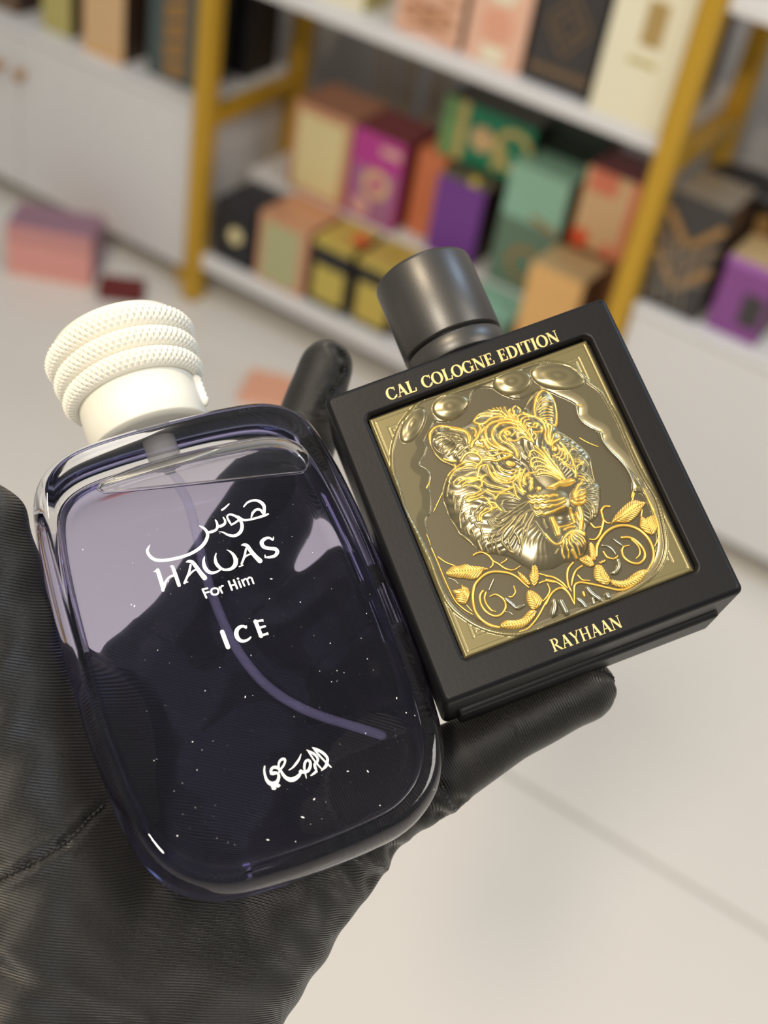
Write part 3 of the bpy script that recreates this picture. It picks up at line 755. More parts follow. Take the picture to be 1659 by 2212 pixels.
b = pbox('perfume_box', 'dark red box in the front row behind the black bottle cap', -0.992, -0.886, 1.905, 0.09, 0.107, 0.125, c_maroon, c_wine, c_maroon, group=G1)
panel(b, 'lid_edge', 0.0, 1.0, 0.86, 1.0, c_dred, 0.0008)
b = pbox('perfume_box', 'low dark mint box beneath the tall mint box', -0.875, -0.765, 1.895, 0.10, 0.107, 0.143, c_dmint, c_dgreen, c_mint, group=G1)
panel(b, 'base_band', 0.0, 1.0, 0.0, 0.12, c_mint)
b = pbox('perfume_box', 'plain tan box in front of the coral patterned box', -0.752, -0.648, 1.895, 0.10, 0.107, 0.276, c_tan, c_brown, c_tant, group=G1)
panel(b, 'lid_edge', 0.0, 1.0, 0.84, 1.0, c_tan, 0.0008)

G2 = 'boxes on the raised step of the lower shelf'
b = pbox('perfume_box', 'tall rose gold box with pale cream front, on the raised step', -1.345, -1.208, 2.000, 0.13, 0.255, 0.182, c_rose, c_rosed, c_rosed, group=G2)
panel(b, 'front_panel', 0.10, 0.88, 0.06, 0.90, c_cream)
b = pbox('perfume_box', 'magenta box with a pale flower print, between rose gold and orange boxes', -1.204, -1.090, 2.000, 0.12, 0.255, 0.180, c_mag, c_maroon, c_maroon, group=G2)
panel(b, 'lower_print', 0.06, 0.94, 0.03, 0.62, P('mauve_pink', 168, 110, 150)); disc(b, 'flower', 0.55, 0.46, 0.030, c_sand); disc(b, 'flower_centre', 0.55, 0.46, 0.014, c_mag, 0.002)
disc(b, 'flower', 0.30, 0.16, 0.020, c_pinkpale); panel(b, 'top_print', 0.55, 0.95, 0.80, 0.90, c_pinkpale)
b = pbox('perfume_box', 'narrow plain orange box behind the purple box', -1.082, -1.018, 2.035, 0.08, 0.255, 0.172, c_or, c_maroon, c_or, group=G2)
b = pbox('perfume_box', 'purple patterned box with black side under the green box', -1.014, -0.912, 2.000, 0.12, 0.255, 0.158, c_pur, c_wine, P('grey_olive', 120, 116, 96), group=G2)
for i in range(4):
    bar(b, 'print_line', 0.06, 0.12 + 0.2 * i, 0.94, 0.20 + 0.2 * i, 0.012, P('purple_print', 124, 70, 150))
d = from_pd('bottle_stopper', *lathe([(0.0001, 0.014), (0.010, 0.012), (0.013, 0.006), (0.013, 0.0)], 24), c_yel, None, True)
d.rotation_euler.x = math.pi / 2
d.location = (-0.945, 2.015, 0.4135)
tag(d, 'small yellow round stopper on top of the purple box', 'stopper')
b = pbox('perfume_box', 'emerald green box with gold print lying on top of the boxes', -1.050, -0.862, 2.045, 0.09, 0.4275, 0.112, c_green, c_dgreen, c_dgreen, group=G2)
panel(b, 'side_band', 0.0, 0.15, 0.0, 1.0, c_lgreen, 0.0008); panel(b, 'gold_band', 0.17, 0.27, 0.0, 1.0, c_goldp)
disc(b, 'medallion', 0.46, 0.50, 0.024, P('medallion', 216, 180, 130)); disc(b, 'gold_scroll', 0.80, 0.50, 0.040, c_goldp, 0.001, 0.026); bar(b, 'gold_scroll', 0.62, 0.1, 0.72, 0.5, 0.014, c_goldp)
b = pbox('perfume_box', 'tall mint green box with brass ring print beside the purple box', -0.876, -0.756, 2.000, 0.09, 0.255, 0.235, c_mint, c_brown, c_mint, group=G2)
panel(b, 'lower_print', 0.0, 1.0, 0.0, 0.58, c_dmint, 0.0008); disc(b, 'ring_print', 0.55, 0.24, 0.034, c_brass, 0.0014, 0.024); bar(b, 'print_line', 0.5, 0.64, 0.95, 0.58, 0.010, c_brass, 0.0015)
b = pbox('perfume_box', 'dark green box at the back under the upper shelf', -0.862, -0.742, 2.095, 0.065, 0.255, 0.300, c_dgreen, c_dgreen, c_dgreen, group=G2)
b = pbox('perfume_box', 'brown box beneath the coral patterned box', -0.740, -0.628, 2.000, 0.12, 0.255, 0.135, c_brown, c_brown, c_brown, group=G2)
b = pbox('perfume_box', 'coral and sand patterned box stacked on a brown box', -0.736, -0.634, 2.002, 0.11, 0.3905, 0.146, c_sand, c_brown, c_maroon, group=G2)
panel(b, 'side_print', 0.86, 1.0, 0.0, 1.0, c_coral); panel(b, 'top_print', 0.08, 0.60, 0.72, 1.0, c_coral); disc(b, 'corner_print', 0.16, 0.10, 0.018, c_red); disc(b, 'corner_print', 0.70, 0.06, 0.014, c_coral)
bow = empty('gift_bow', (-1.115, 1.93, 0.2495))
for k in range(5):
    a = k * 2 * math.pi / 5
    tube('loop', [(0, 0, 0.004), (0.010 * math.cos(a), 0.010 * math.sin(a), 0.014), (0.018 * math.cos(a), 0.018 * math.sin(a), 0.005), (0.006 * math.cos(a), 0.006 * math.sin(a), 0.003)], 0.0035, c_red, bow, 8)
tag(bow, 'small red ribbon bow on a gold lid of a black box', 'bow')

G3 = 'boxes on the upper shelf'
b = pbox('perfume_box', 'pale box at the cut-off left end of the upper shelf', -1.262, -1.160, 1.895, 0.09, 0.680, 0.20, c_ivory, c_olive, c_ivory, group=G3)
b = pbox('perfume_box', 'pink box with copper lattice print on the upper shelf', -1.092, -0.968, 1.888, 0.09, 0.680, 0.20, c_pinkw, c_brown, c_pinkw, group=G3)
for i in range(5):
    bar(b, 'lattice', 0.08, 0.04 + 0.16 * i, 0.92, 0.18 + 0.16 * i, 0.006, c_latt); bar(b, 'lattice', 0.92, 0.04 + 0.16 * i, 0.08, 0.18 + 0.16 * i, 0.006, c_latt)
for i in range(3):
    disc(b, 'rosette', 0.25 + 0.25 * i, 0.20, 0.013, c_latt)
b = pbox('perfume_box', 'pale pink box with white round print beside the black diamond box', -0.958, -0.852, 1.890, 0.09, 0.680, 0.21, c_pinkw, c_brown, c_pinkw, group=G3)
disc(b, 'round_print', 0.5, 0.60, 0.030, c_ivory); disc(b, 'round_print', 0.5, 0.30, 0.028, c_peach); panel(b, 'base_print', 0.3, 0.7, 0.02, 0.14, c_ivory)
b = pbox('perfume_box', 'charcoal box with bronze diamond emblem on the upper shelf', -0.842, -0.728, 1.888, 0.10, 0.680, 0.178, c_char, c_black, c_grey, group=G3)
for (q0, q1) in (((0.5, 0.83), (0.83, 0.58)), ((0.83, 0.58), (0.5, 0.30)), ((0.5, 0.30), (0.17, 0.58)), ((0.17, 0.58), (0.5, 0.83)), ((0.5, 0.70), (0.68, 0.56)), ((0.68, 0.56), (0.5, 0.44)), ((0.5, 0.44), (0.32, 0.56)), ((0.32, 0.56), (0.5, 0.70))):
    bar(b, 'diamond_line', *q0, *q1, 0.005, c_bronze)
panel(b, 'bronze_band', 0.04, 0.96, 0.12, 0.19, c_bronze)
b = pbox('perfume_box', 'tall ivory box with gold seal emblem against the right gold post', -0.716, -0.592, 1.872, 0.11, 0.680, 0.30, c_ivory, c_bronze, c_ivory, group=G3)
panel(b, 'seal_emblem', 0.43, 0.70, 0.40, 0.62, c_emb); disc(b, 'lid_ornament', 0.55, 0.90, 0.040, c_emb, 0.001, 0.028); disc(b, 'lid_ornament', 0.55, 0.90, 0.018, c_sand); panel(b, 'caption', 0.34, 0.72, 0.30, 0.33, c_olive, 0.0006)
b = pbox('perfume_box', 'bronze striped box behind the ivory box', -0.720, -0.610, 2.05, 0.09, 0.680, 0.26, c_bronze, c_dbrown, c_bronze, group=G3)
panel(b, 'stripe', 0.3, 0.5, 0.0, 1.0, c_olive)

G4 = 'boxes on the left cabinet'
b = pbox('perfume_box', 'brown box at the cut-off edge on the cabinet', -2.075, -1.985, 1.91, 0.10, 0.407, 0.2, c_bronze, c_dbrown, c_bronze, group=G4)
b = pbox('perfume_box', 'olive yellow box on the cabinet beside the tan box', -1.918, -1.838, 1.912, 0.08, 0.407, 0.2, c_olive, c_dbrown, c_olive, group=G4)
b = pbox('perfume_box', 'plain tan box with brown side on the cabinet', -1.796, -1.690, 1.900, 0.10, 0.407, 0.22, c_sand, c_dbrown, c_sand, group=G4)
panel(b, 'base_edge', 0.0, 1.0, 0.0, 0.05, c_tan, 0.0008)
b = pbox('perfume_box', 'slate teal box with gold letter band next to the gold post', -1.642, -1.522, 1.915, 0.10, 0.407, 0.22, c_teal, c_dgreen, c_teal, group=G4)
panel(b, 'gold_band', 0.34, 0.78, 0.06, 1.0, c_brass)
for i in range(5):
    bar(b, 'band_line', 0.38, 0.18 + 0.17 * i, 0.72, 0.24 + 0.17 * i, 0.007, c_teal, 0.0016)
b = pbox('perfume_box', 'black box in the back row behind the slate teal box', -1.640, -1.500, 2.045, 0.10, 0.407, 0.24, c_black, c_black, c_black, group=G4)
b = pbox('perfume_box', 'dark box in the back row behind the tan box', -1.800, -1.660, 2.045, 0.10, 0.407, 0.24, c_wine, c_black, c_wine, group=G4)

G5 = 'boxes on the right cabinet'
b = pbox('perfume_box', 'charcoal box with gold chevrons and silver crossing lines on the right cabinet', -0.548, -0.448, 1.885, 0.11, 0.407, 0.200, c_char, c_dbrown, c_grey, group=G5)
for k, mm in enumerate((c_brass, c_bronze, c_brass)):
    v = 0.84 - 0.18 * k
    bar(b, 'chevron', 0.02, v, 0.5, v - 0.26, 0.012, mm, 0.0012 + 0.0002 * k); bar(b, 'chevron', 0.98, v, 0.5, v - 0.26, 0.012, mm, 0.0012 + 0.0002 * k)
for k in range(3):
    bar(b, 'crossing_line', 0.02, 0.10 + 0.14 * k, 0.98, 0.36 + 0.14 * k, 0.0035, c_grey, 0.002); bar(b, 'crossing_line', 0.30 + 0.2 * k, 0.04, 0.14 + 0.2 * k, 0.62, 0.0035, c_grey, 0.0022)
b = pbox('perfume_box', 'purple box with dark square label at the right edge of the photo', -0.432, -0.345, 1.892, 0.10, 0.407, 0.132, c_plum, c_wine, c_tant, group=G5)
panel(b, 'square_label', 0.52, 0.92, 0.20, 0.62, c_char); panel(b, 'lid_edge', 0.0, 1.0, 0.90, 1.0, c_lilac)
b = pbox('perfume_box', 'brass topped dark box behind the purple box', -0.440, -0.300, 2.02, 0.10, 0.407, 0.150, c_brass, c_dbrown, c_brass, group=G5)
bag = empty('black_pouch', (-0.47, 2.055, 0.559))
me_v, me_f = [], []
for i, s in enumerate(np.linspace(-1, 1, 15)):
    for k in range(16):
        a = 2 * math.pi * k / 16
        r = math.sqrt(max(0.0, 1 - abs(s) ** 3)) * (1 + 0.06 * math.sin(5 * s + 2 * a))
        me_v.append((0.085 * s, 0.045 * r * math.cos(a), 0.024 + 0.024 * r * math.sin(a)))
for i in range(14):
    for k in range(16):
        me_f.append((i * 16 + k, i * 16 + (k + 1) % 16, (i + 1) * 16 + (k + 1) % 16, (i + 1) * 16 + k))
from_pd('pouch_body', me_v, me_f, c_black, bag, True)
tube('drawstring', catmull([(0.03, -0.04, 0.02), (0.05, -0.06, 0.03), (0.08, -0.065, -0.02), (0.10, -0.07, -0.06)], 4), 0.0025, c_black, bag, 8)
tag(bag, 'black soft pouch lying on boxes of the right cabinet', 'pouch')
b = pbox('perfume_box', 'dark box in the back row supporting the black pouch', -0.545, -0.448, 2.02, 0.10, 0.407, 0.150, c_wine, c_dbrown, c_char, group=G5)
b = pbox('perfume_box', 'pale yellow box on the high shelf at the upper right corner', -0.50, -0.42, 1.90, 0.09, 0.913, 0.15, c_ivory, c_brass, c_ivory)

b = pbox('gift_box', 'pink open box standing on the floor in front of the white cabinet', -1.785, -1.610, 1.700, 0.10, 0.0, 0.112, c_pinkbag, c_mauve, c_mauve, rot=math.radians(28))  # darker mauve top and sides put the open box's shading into the card colour
panel(b, 'top_flap', 0.02, 0.98, 0.66, 0.98, P('dusty_pink', 206, 146, 142), 0.001); panel(b, 'base_band', 0.0, 1.0, 0.0, 0.05, c_peach, 0.0008)
b = pbox('gift_box', 'small dark red box on the floor behind the white bottle cap', -1.590, -1.500, 1.745, 0.05, 0.0, 0.030, c_dred, c_dred, c_dred, rot=math.radians(35))
panel(b, 'lid_edge', 0.0, 1.0, 0.6, 1.0, c_dred, 0.0008)
b = pbox('gift_box', 'peach packet lying on the floor behind the gloved fingertip', -1.165, -1.045, 1.665, 0.10, 0.0, 0.016, c_peach, c_peach, c_peach, rot=math.radians(22))
panel(b, 'flap', 0.1, 0.9, 0.2, 0.8, c_pinkw, 0.0006)
# dried grass decoration against the wall
vase = empty('dried_grass', (-1.30, 2.31, 0.0))
for k in range(14):
    a = RNG.uniform(-0.5, 0.5)
    x = RNG.uniform(-0.10, 0.14)
    tube('stem', catmull([(x * 0.3, 0, 0.0), (x * 0.7, 0.01, 0.35), (x + a * 0.1, 0.02, 0.62), (x + a * 0.35, 0.0, 0.80)], 4), 0.003, P('straw', 186, 164, 124), vase, 6)
tag(vase, 'tall dried grass stems standing between the shelf and the wall', 'dried grass')

# ================================================================ glass perfume bottle
GT = 0.030                                       # thickness
glass_root = tag(empty('perfume_bottle', matrix=POSE_GLASS), 'clear glass bottle of violet liquid with white ribbed cap, lying on the palm', 'perfume bottle')
M_glass = glass_mat('clear_glass', (0.985, 0.985, 0.99, 1), 1.5)
M_liqwall = glass_mat('violet_perfume_wall', (0.815, 0.80, 0.93, 1), 1.36 / 1.5)
M_liqtop = glass_mat('violet_perfume_surface', (0.97, 0.96, 0.99, 1), 1.36)
half = np.array([(0, 52.2), (10, 52.0), (20, 51.2), (25.5, 49.7), (29.3, 47.2), (31.7, 43.8), (33.1, 38.5), (34.4, 29), (35.4, 15), (35.8, 0), (35.5, -18), (34.2, -34), (32, -41.8), (28.4, -47), (23.6, -50.4), (18, -52.3), (8, -53.2), (0, -53.4)]) * 1e-3
def resample(P, n):
    d = np.concatenate([[0], np.cumsum(np.linalg.norm(np.diff(P, axis=0), axis=1))])
    s = np.linspace(0, d[-1], n)
    return np.stack([np.interp(s, d, P[:, 0]), np.interp(s, d, P[:, 1])], 1)
_h = catmull(half, 8)
_full = np.vstack([_h, (_h[::-1] * [-1, 1])[1:-1]])
_full = resample(np.vstack([_full, _full[:1]]), 201)[:-1] - [0.0008, 0.0]          # clockwise from the top
def offset_in(Pc, d):
    t = np.roll(Pc, -1, 0) - np.roll(Pc, 1, 0)
    t /= np.linalg.norm(t, axis=1)[:, None]
    n = np.stack([t[:, 1], -t[:, 0]], 1)                            # inward for clockwise order
    return Pc + n * d
def loft(rings, cap0=True, cap1=True):
    n = len(rings[0][0])
    V, F = [], []
    for P2, z in rings:
        for p in P2:
            V.append((p[0], p[1], z))
    for i in range(len(rings) - 1):
        for k in range(n):
            F.append((i * n + k, (i + 1) * n + k, (i + 1) * n + (k + 1) % n, i * n + (k + 1) % n))
    if cap0:
        F.append(tuple(range(n)))
    if cap1:
        F.append(tuple((len(rings) - 1) * n + k for k in range(n - 1, -1, -1)))
    return V, F
def pillow(P2, z0, z1, r, seg=7):
    rings = []
    for i in range(seg + 1):
        a = math.pi / 2 * i / seg
        rings.append((offset_in(P2, r * (1 - math.sin(a))), z0 - r * (1 - math.cos(a))))
    for i in range(seg + 1):
        a = math.pi / 2 * i / seg
        rings.append((offset_in(P2, r * (1 - math.cos(a))), z1 + r * (1 - math.sin(a))))
    return rings
def bm_from(V, F):
    bm = bmesh.new()
    vs = [bm.verts.new(v) for v in V]
    for f in F:
        bm.faces.new([vs[i] for i in f])
    bmesh.ops.recalc_face_normals(bm, faces=bm.faces)
    return bm
# cavity outline: thicker glass at top and bottom than at the sides
_inner = offset_in(_full, 0.0017)
_inner = _inner * [1.0, 1.0]
_inner[:, 1] = np.where(_inner[:, 1] > 0, _inner[:, 1] * (45.2 / 50.5), _inner[:, 1] * (50.6 / 51.7))
cav = pillow(_inner, -0.0032, -GT + 0.0036, 0.0055)
plane_n = Vector((0.078, 0.4290, 0.8999)).normalized()
plane_co = plane_n * 0.0126
bm_dry = bm_from(*loft(cav))
g_ = list(bm_dry.verts) + list(bm_dry.edges) + list(bm_dry.faces)
bmesh.ops.bisect_plane(bm_dry, geom=g_, plane_co=plane_co, plane_no=plane_n, clear_inner=True)
bm_wet = bm_from(*loft(cav))
g_ = list(bm_wet.verts) + list(bm_wet.edges) + list(bm_wet.faces)
bmesh.ops.bisect_plane(bm_wet, geom=g_, plane_co=plane_co, plane_no=plane_n, clear_outer=True)
fill = bmesh.ops.holes_fill(bm_wet, edges=[e for e in bm_wet.edges if e.is_boundary], sides=0)
bmesh.ops.recalc_face_normals(bm_wet, faces=bm_wet.faces)
for f in bm_wet.faces:
    f.smooth = True
MENISCUS = [v.co.copy() for v in max(fill['faces'], key=lambda q: q.calc_area()).verts]
for f in fill['faces']:
    f.material_index = 1
    f.smooth = False
# outer shell joined with the dry part of the cavity wall (normals into the cavity)
side = [(-2.2, 0.0), (-1.1, -0.06), (-0.35, -0.3), (0.25, -0.9), (1.0, -2.1), (1.9, -4.2), (2.4, -7.0), (2.5, -10.5), (2.2, -16.0), (1.5, -22.0), (0.4, -26.5), (-1.0, -28.8), (-2.4, -29.7), (-3.8, -30.0)]
bm_out = bm_from(*loft([(offset_in(_full, -d * 1e-3), z * 1e-3) for d, z in side]))
for f in bm_out.faces:
    f.smooth = len(f.verts) == 4
me_tmp = bpy.data.meshes.new('tmp')
bmesh.ops.reverse_faces(bm_dry, faces=bm_dry.faces)
for f in bm_dry.faces:
    f.smooth = len(f.verts) == 4
bm_dry.to_mesh(me_tmp)
bm_dry.free()
bm_out.from_mesh(me_tmp)
bpy.data.meshes.remove(me_tmp)
shell = bm_obj('glass_body', bm_out, M_glass, glass_root)
shell['label'] = 'thick clear glass body'
liquid = bm_obj('perfume_liquid', bm_wet, [M_liqwall, M_liqtop], glass_root)
liquid['label'] = 'pale violet perfume with a tilted surface'

# white printing on the front
M_print = mat('white_print', srgb(250, 250, 244), 0.5, var=0.01)
for nm, strokes in PRINT_WORDS.items():
    bmw = bmesh.new()
    for st in strokes:
        a = np.array(st, float).reshape(-1, 3) * 1e-5
        ribbon(bmw, a, 0.00006)
    o = bm_obj('lettering', bmw, M_print, glass_root)
    o['label'] = {'arabic_name': 'white arabic calligraphy', 'latin_name': 'large white capital letters', 'for_him': 'small white words', 'ice': 'short white word', 'arabic_maker': 'small white arabic signature'}[nm]

# dust on the glass
V, F = [], []
for k in range(150):
    x, y = RNG.uniform(-0.030, 0.031), RNG.uniform(-0.049, 0.030)
    r1 = 0.00004 + 0.00012 * RNG.random() ** 3
    an = RNG.uniform(0, 6.28)
    el = 1 + 2.5 * RNG.random() ** 4
    b0 = len(V)
    for j in range(5):
        q = an + 2 * math.pi * j / 5
        V.append((x + r1 * el * math.cos(2 * math.pi * j / 5) * math.cos(an) - r1 * math.sin(2 * math.pi * j / 5) * math.sin(an), y + r1 * el * math.cos(2 * math.pi * j / 5) * math.sin(an) + r1 * math.sin(2 * math.pi * j / 5) * math.cos(an), 0.00005))
    F.append(tuple(range(b0, b0 + 5)))
dust = from_pd('dust', V, F, M_print, glass_root)
dust['kind'] = 'stuff'
dust['label'] = 'fine white dust on the glass'

# meniscus where the liquid meets the wall
mloop = []
for e_ in MENISCUS:
    mloop.append(tuple(e_))
if len(mloop) > 8:
    ml = np.array(mloop)
    ctr = ml.mean(0)
    ml = ctr + (ml - ctr) * 0.985
    tube('meniscus', np.vstack([ml, ml[:1]]), 0.00045, M_liqtop, liquid, 10)

# pump, dip tube
M_pump = bpy.data.materials.new('frosted_pump_plastic')
M_pump.use_nodes = True
_nt = M_pump.node_tree
_p = _nt.nodes['Principled BSDF']
_p.inputs['Base Color'].default_value = (0.62, 0.60, 0.60, 1)
_p.inputs['Roughness'].default_value = 0.25
_tr = _nt.nodes.new('ShaderNodeBsdfTransparent')
_mx = _nt.nodes.new('ShaderNodeMixShader')
_mx.inputs[0].default_value = 0.5
_nt.links.new(_tr.outputs[0], _mx.inputs[1])
_nt.links.new(_p.outputs[0], _mx.inputs[2])
_nt.links.new(_mx.outputs[0], _nt.nodes['Material Output'].inputs[0])
M_tube = M_pump.copy()
M_tube.name = 'clear_dip_tube'
M_tube.node_tree.nodes['Principled BSDF'].inputs['Base Color'].default_value = (0.55, 0.52, 0.80, 1)
M_tube.node_tree.nodes['Mix Shader'].inputs[0].default_value = 0.17
V, F = lathe([(0.0001, 0.0525), (0.0040, 0.0525), (0.0040, 0.0478), (0.0032, 0.0473), (0.0030, 0.0452), (0.0015, 0.0444), (0.0012, 0.0425), (0.0001, 0.0425)], 32, cx=-0.0026, cz=-GT / 2)
from_pd('pump', V, F, M_pump, glass_root, True)
tp = catmull([(-2.6, 44.0, -15), (-0.8, 34, -15), (-2.6, 13, -15.5), (-0.6, -5.5, -16), (7.2, -19, -17), (24.0, -32.0, -18)], 8) * 1e-3
tube('dip_tube', tp, 0.00115, M_tube, glass_root, 12)

# white cap: neck sleeve and three knurled rings
M_cap = mat('white_cap_plastic', srgb(226, 223, 210), 0.5, var=0.01)
cap_x, cap_z, cap_y = -0.0030, -GT / 2, 0.0528
V, F = lathe([(0.0001, 0.0024), (0.0120, 0.0024), (0.0146, 0.0026), (0.0150, 0.0031), (0.0148, 0.017), (0.0001, 0.017)], 96, cx=cap_x, cz=cap_z)
cap = from_pd('cap', [(v[0], v[1] + cap_y, v[2]) for v in V], F, M_cap, glass_root, True)
cap['label'] = 'white cap'
def knurled_ring(R, y0, hh, bulge, parent):
    nu, nv = 704, 40
    nd = 70
    V, F = [], []
    for i in range(nu):
        u = i / nu
        a = 2 * math.pi * u
        for j in range(nv):
            v = j / (nv - 1)
            ph = math.pi * (v - 0.5)
            s = v * 3.6
            t1 = (u * nd + s) % 1.0
            t2 = (u * nd - s) % 1.0
            d1 = abs(t1 - 0.5) * 2
            d2 = abs(t2 - 0.5) * 2
            k = (1 - max(d1, d2)) * 0.00085 * math.cos(ph) ** 0.5 if abs(v - 0.5) < 0.499 else 0.0
            r = R + (bulge + k) * math.cos(ph)
            V.append((cap_x + r * math.cos(a), cap_y + y0 + hh / 2 + (hh / 2) * math.sin(ph), cap_z + r * math.sin(a)))
    for i in range(nu):
        i2 = (i + 1) % nu
        for j in range(nv - 1):
            F.append((i * nv + j, i * nv + j + 1, i2 * nv + j + 1, i2 * nv + j))
    return from_pd('knurled_ring', V, F, M_cap, parent, False)
knurled_ring(0.0149, 0.0142, 0.0056, 0.0024, cap)
knurled_ring(0.0155, 0.0196, 0.0056, 0.0024, cap)
knurled_ring(0.0160, 0.0250, 0.0060, 0.0025, cap)
V, F = lathe([(0.0145, 0.016), (0.0145, 0.0185), (0.0152, 0.0196), (0.0152, 0.025), (0.0158, 0.0255), (0.0166, 0.0312), (0.0160, 0.0325), (0.0150, 0.0328), (0.0001, 0.0328)], 96, cx=cap_x, cz=cap_z)
from_pd('cap_top', [(v[0], v[1] + cap_y, v[2]) for v in V], F, M_cap, cap, True)
# short knurled rope end at the side of the sleeve
rp = [(cap_x + 0.0153 * math.cos(0.35), cap_y + 0.0132 - 0.0007 * k, cap_z + 0.0153 * math.sin(0.35)) for k in range(11)]
tube('rope_end', rp, [0.0011 + 0.0003 * (k % 2) for k in range(11)], M_cap, cap, 8)
bm = bmesh.new()
# ================================================================ black square bottle
bm.free()
BW, BH, BT = 0.072, 0.078, 0.029
black_root = tag(empty('perfume_bottle', matrix=POSE_BLACK), 'square matte black bottle with gold tiger relief and black round cap, held by the fingers', 'perfume bottle')
M_blk = mat('matte_black_lacquer', srgb(17, 16, 18), 0.44, 0.0, var=0.10, scale=900.0, bump=0.05, spec=0.28)
M_blkcap = mat('satin_black_metal', srgb(86, 84, 81), 0.40, 0.7, var=0.06, scale=1500.0, bump=0.04)
def rrect(w, h, r, n=8):
    P = []
    for cx, cy, a0 in ((w / 2 - r, h / 2 - r, 0), (-w / 2 + r, h / 2 - r, 90), (-w / 2 + r, -h / 2 + r, 180), (w / 2 - r, -h / 2 + r, 270)):
        for k in range(n + 1):
            a = math.radians(a0 + 90 * k / n)
            P.append((cx + r * math.cos(a), cy + r * math.sin(a)))
    return np.array(P)
N_ = len(rrect(1, 1, 0.1))
def rr(w, h, r, z, oy=0.0):
    p = rrect(w, h, r)
    p[:, 1] += oy
    return p, z
bev = 0.0013
ow, oh = 0.0566, 0.0620
rings = [rr(BW - 0.003, BH - 0.003, 0.001, -BT), rr(BW - 0.001, BH - 0.001, 0.0012, -BT + 0.0005), rr(BW, BH, 0.0016, -BT + 0.0015), rr(BW, BH, 0.0016, -0.0016), rr(BW - 0.0005, BH - 0.0005, 0.0015, -0.0008), rr(BW - 0.0013, BH - 0.0013, 0.0013, -0.0003), rr(BW - 0.0026, BH - 0.0026, 0.0010, 0.0),
         rr(ow + 0.0016, oh + 0.0016, 0.0022, 0.0), rr(ow + 0.0006, oh + 0.0006, 0.0018, -0.0002), rr(ow, oh, 0.0015, -0.0008), rr(ow, oh, 0.0015, -0.0030)]
V, F = [], []
for p2, z in rings:
    V += [(p[0], p[1], z) for p in p2]
for i in range(len(rings) - 1):
    for k in range(N_):
        F.append((i * N_ + k, i * N_ + (k + 1) % N_, (i + 1) * N_ + (k + 1) % N_, (i + 1) * N_ + k))
F.append(tuple(range(N_ - 1, -1, -1)))
F.append(tuple((len(rings) - 1) * N_ + k for k in range(N_)))
body = from_pd('body', V, F, M_blk, black_root)
for p in body.data.polygons:
    p.use_smooth = len(p.vertices) == 4 and abs(p.normal.z) < 0.98 and max(abs(p.normal.x), abs(p.normal.y)) < 0.98
body['label'] = 'matte black square body with a raised frame'
bmb = bmesh.new()
add_box(bmb, -0.0325, 0.0325, -BH / 2 - 0.0014, -BH / 2 + 0.001, -BT + 0.0008, -0.0140, 0.0008)
bm_obj('base_foot', bmb, M_blk, black_root)
# cap and collar
def lathe_part(name, prof, m, parent, y0, cx=0.0, cz=-BT / 2, n=128):
    V, F = lathe(prof, n, cx=cx, cz=cz)
    return from_pd(name, [(v[0], v[1] + y0, v[2]) for v in V], F, m, parent, True)
cy0 = BH / 2
lathe_part('neck_ring', [(0.0104, 0.0), (0.0104, 0.0008), (0.0112, 0.0012)], M_blk, black_root, cy0)
lathe_part('collar', [(0.0110, 0.0007), (0.0124, 0.0008), (0.0127, 0.0011), (0.0127, 0.0054), (0.0125, 0.0057), (0.0112, 0.0058)], M_blkcap, black_root, cy0)
lathe_part('neck_gap', [(0.0113, 0.0050), (0.0113, 0.0075)], M_blk, black_root, cy0)
cp_ = lathe_part('cap', [(0.0112, 0.0066), (0.0126, 0.0067), (0.0128, 0.0070), (0.0128, 0.0272), (0.0126, 0.0280), (0.0120, 0.0284), (0.0001, 0.0284)], M_blkcap, black_root, cy0)
cp_['label'] = 'satin black cylindrical cap'

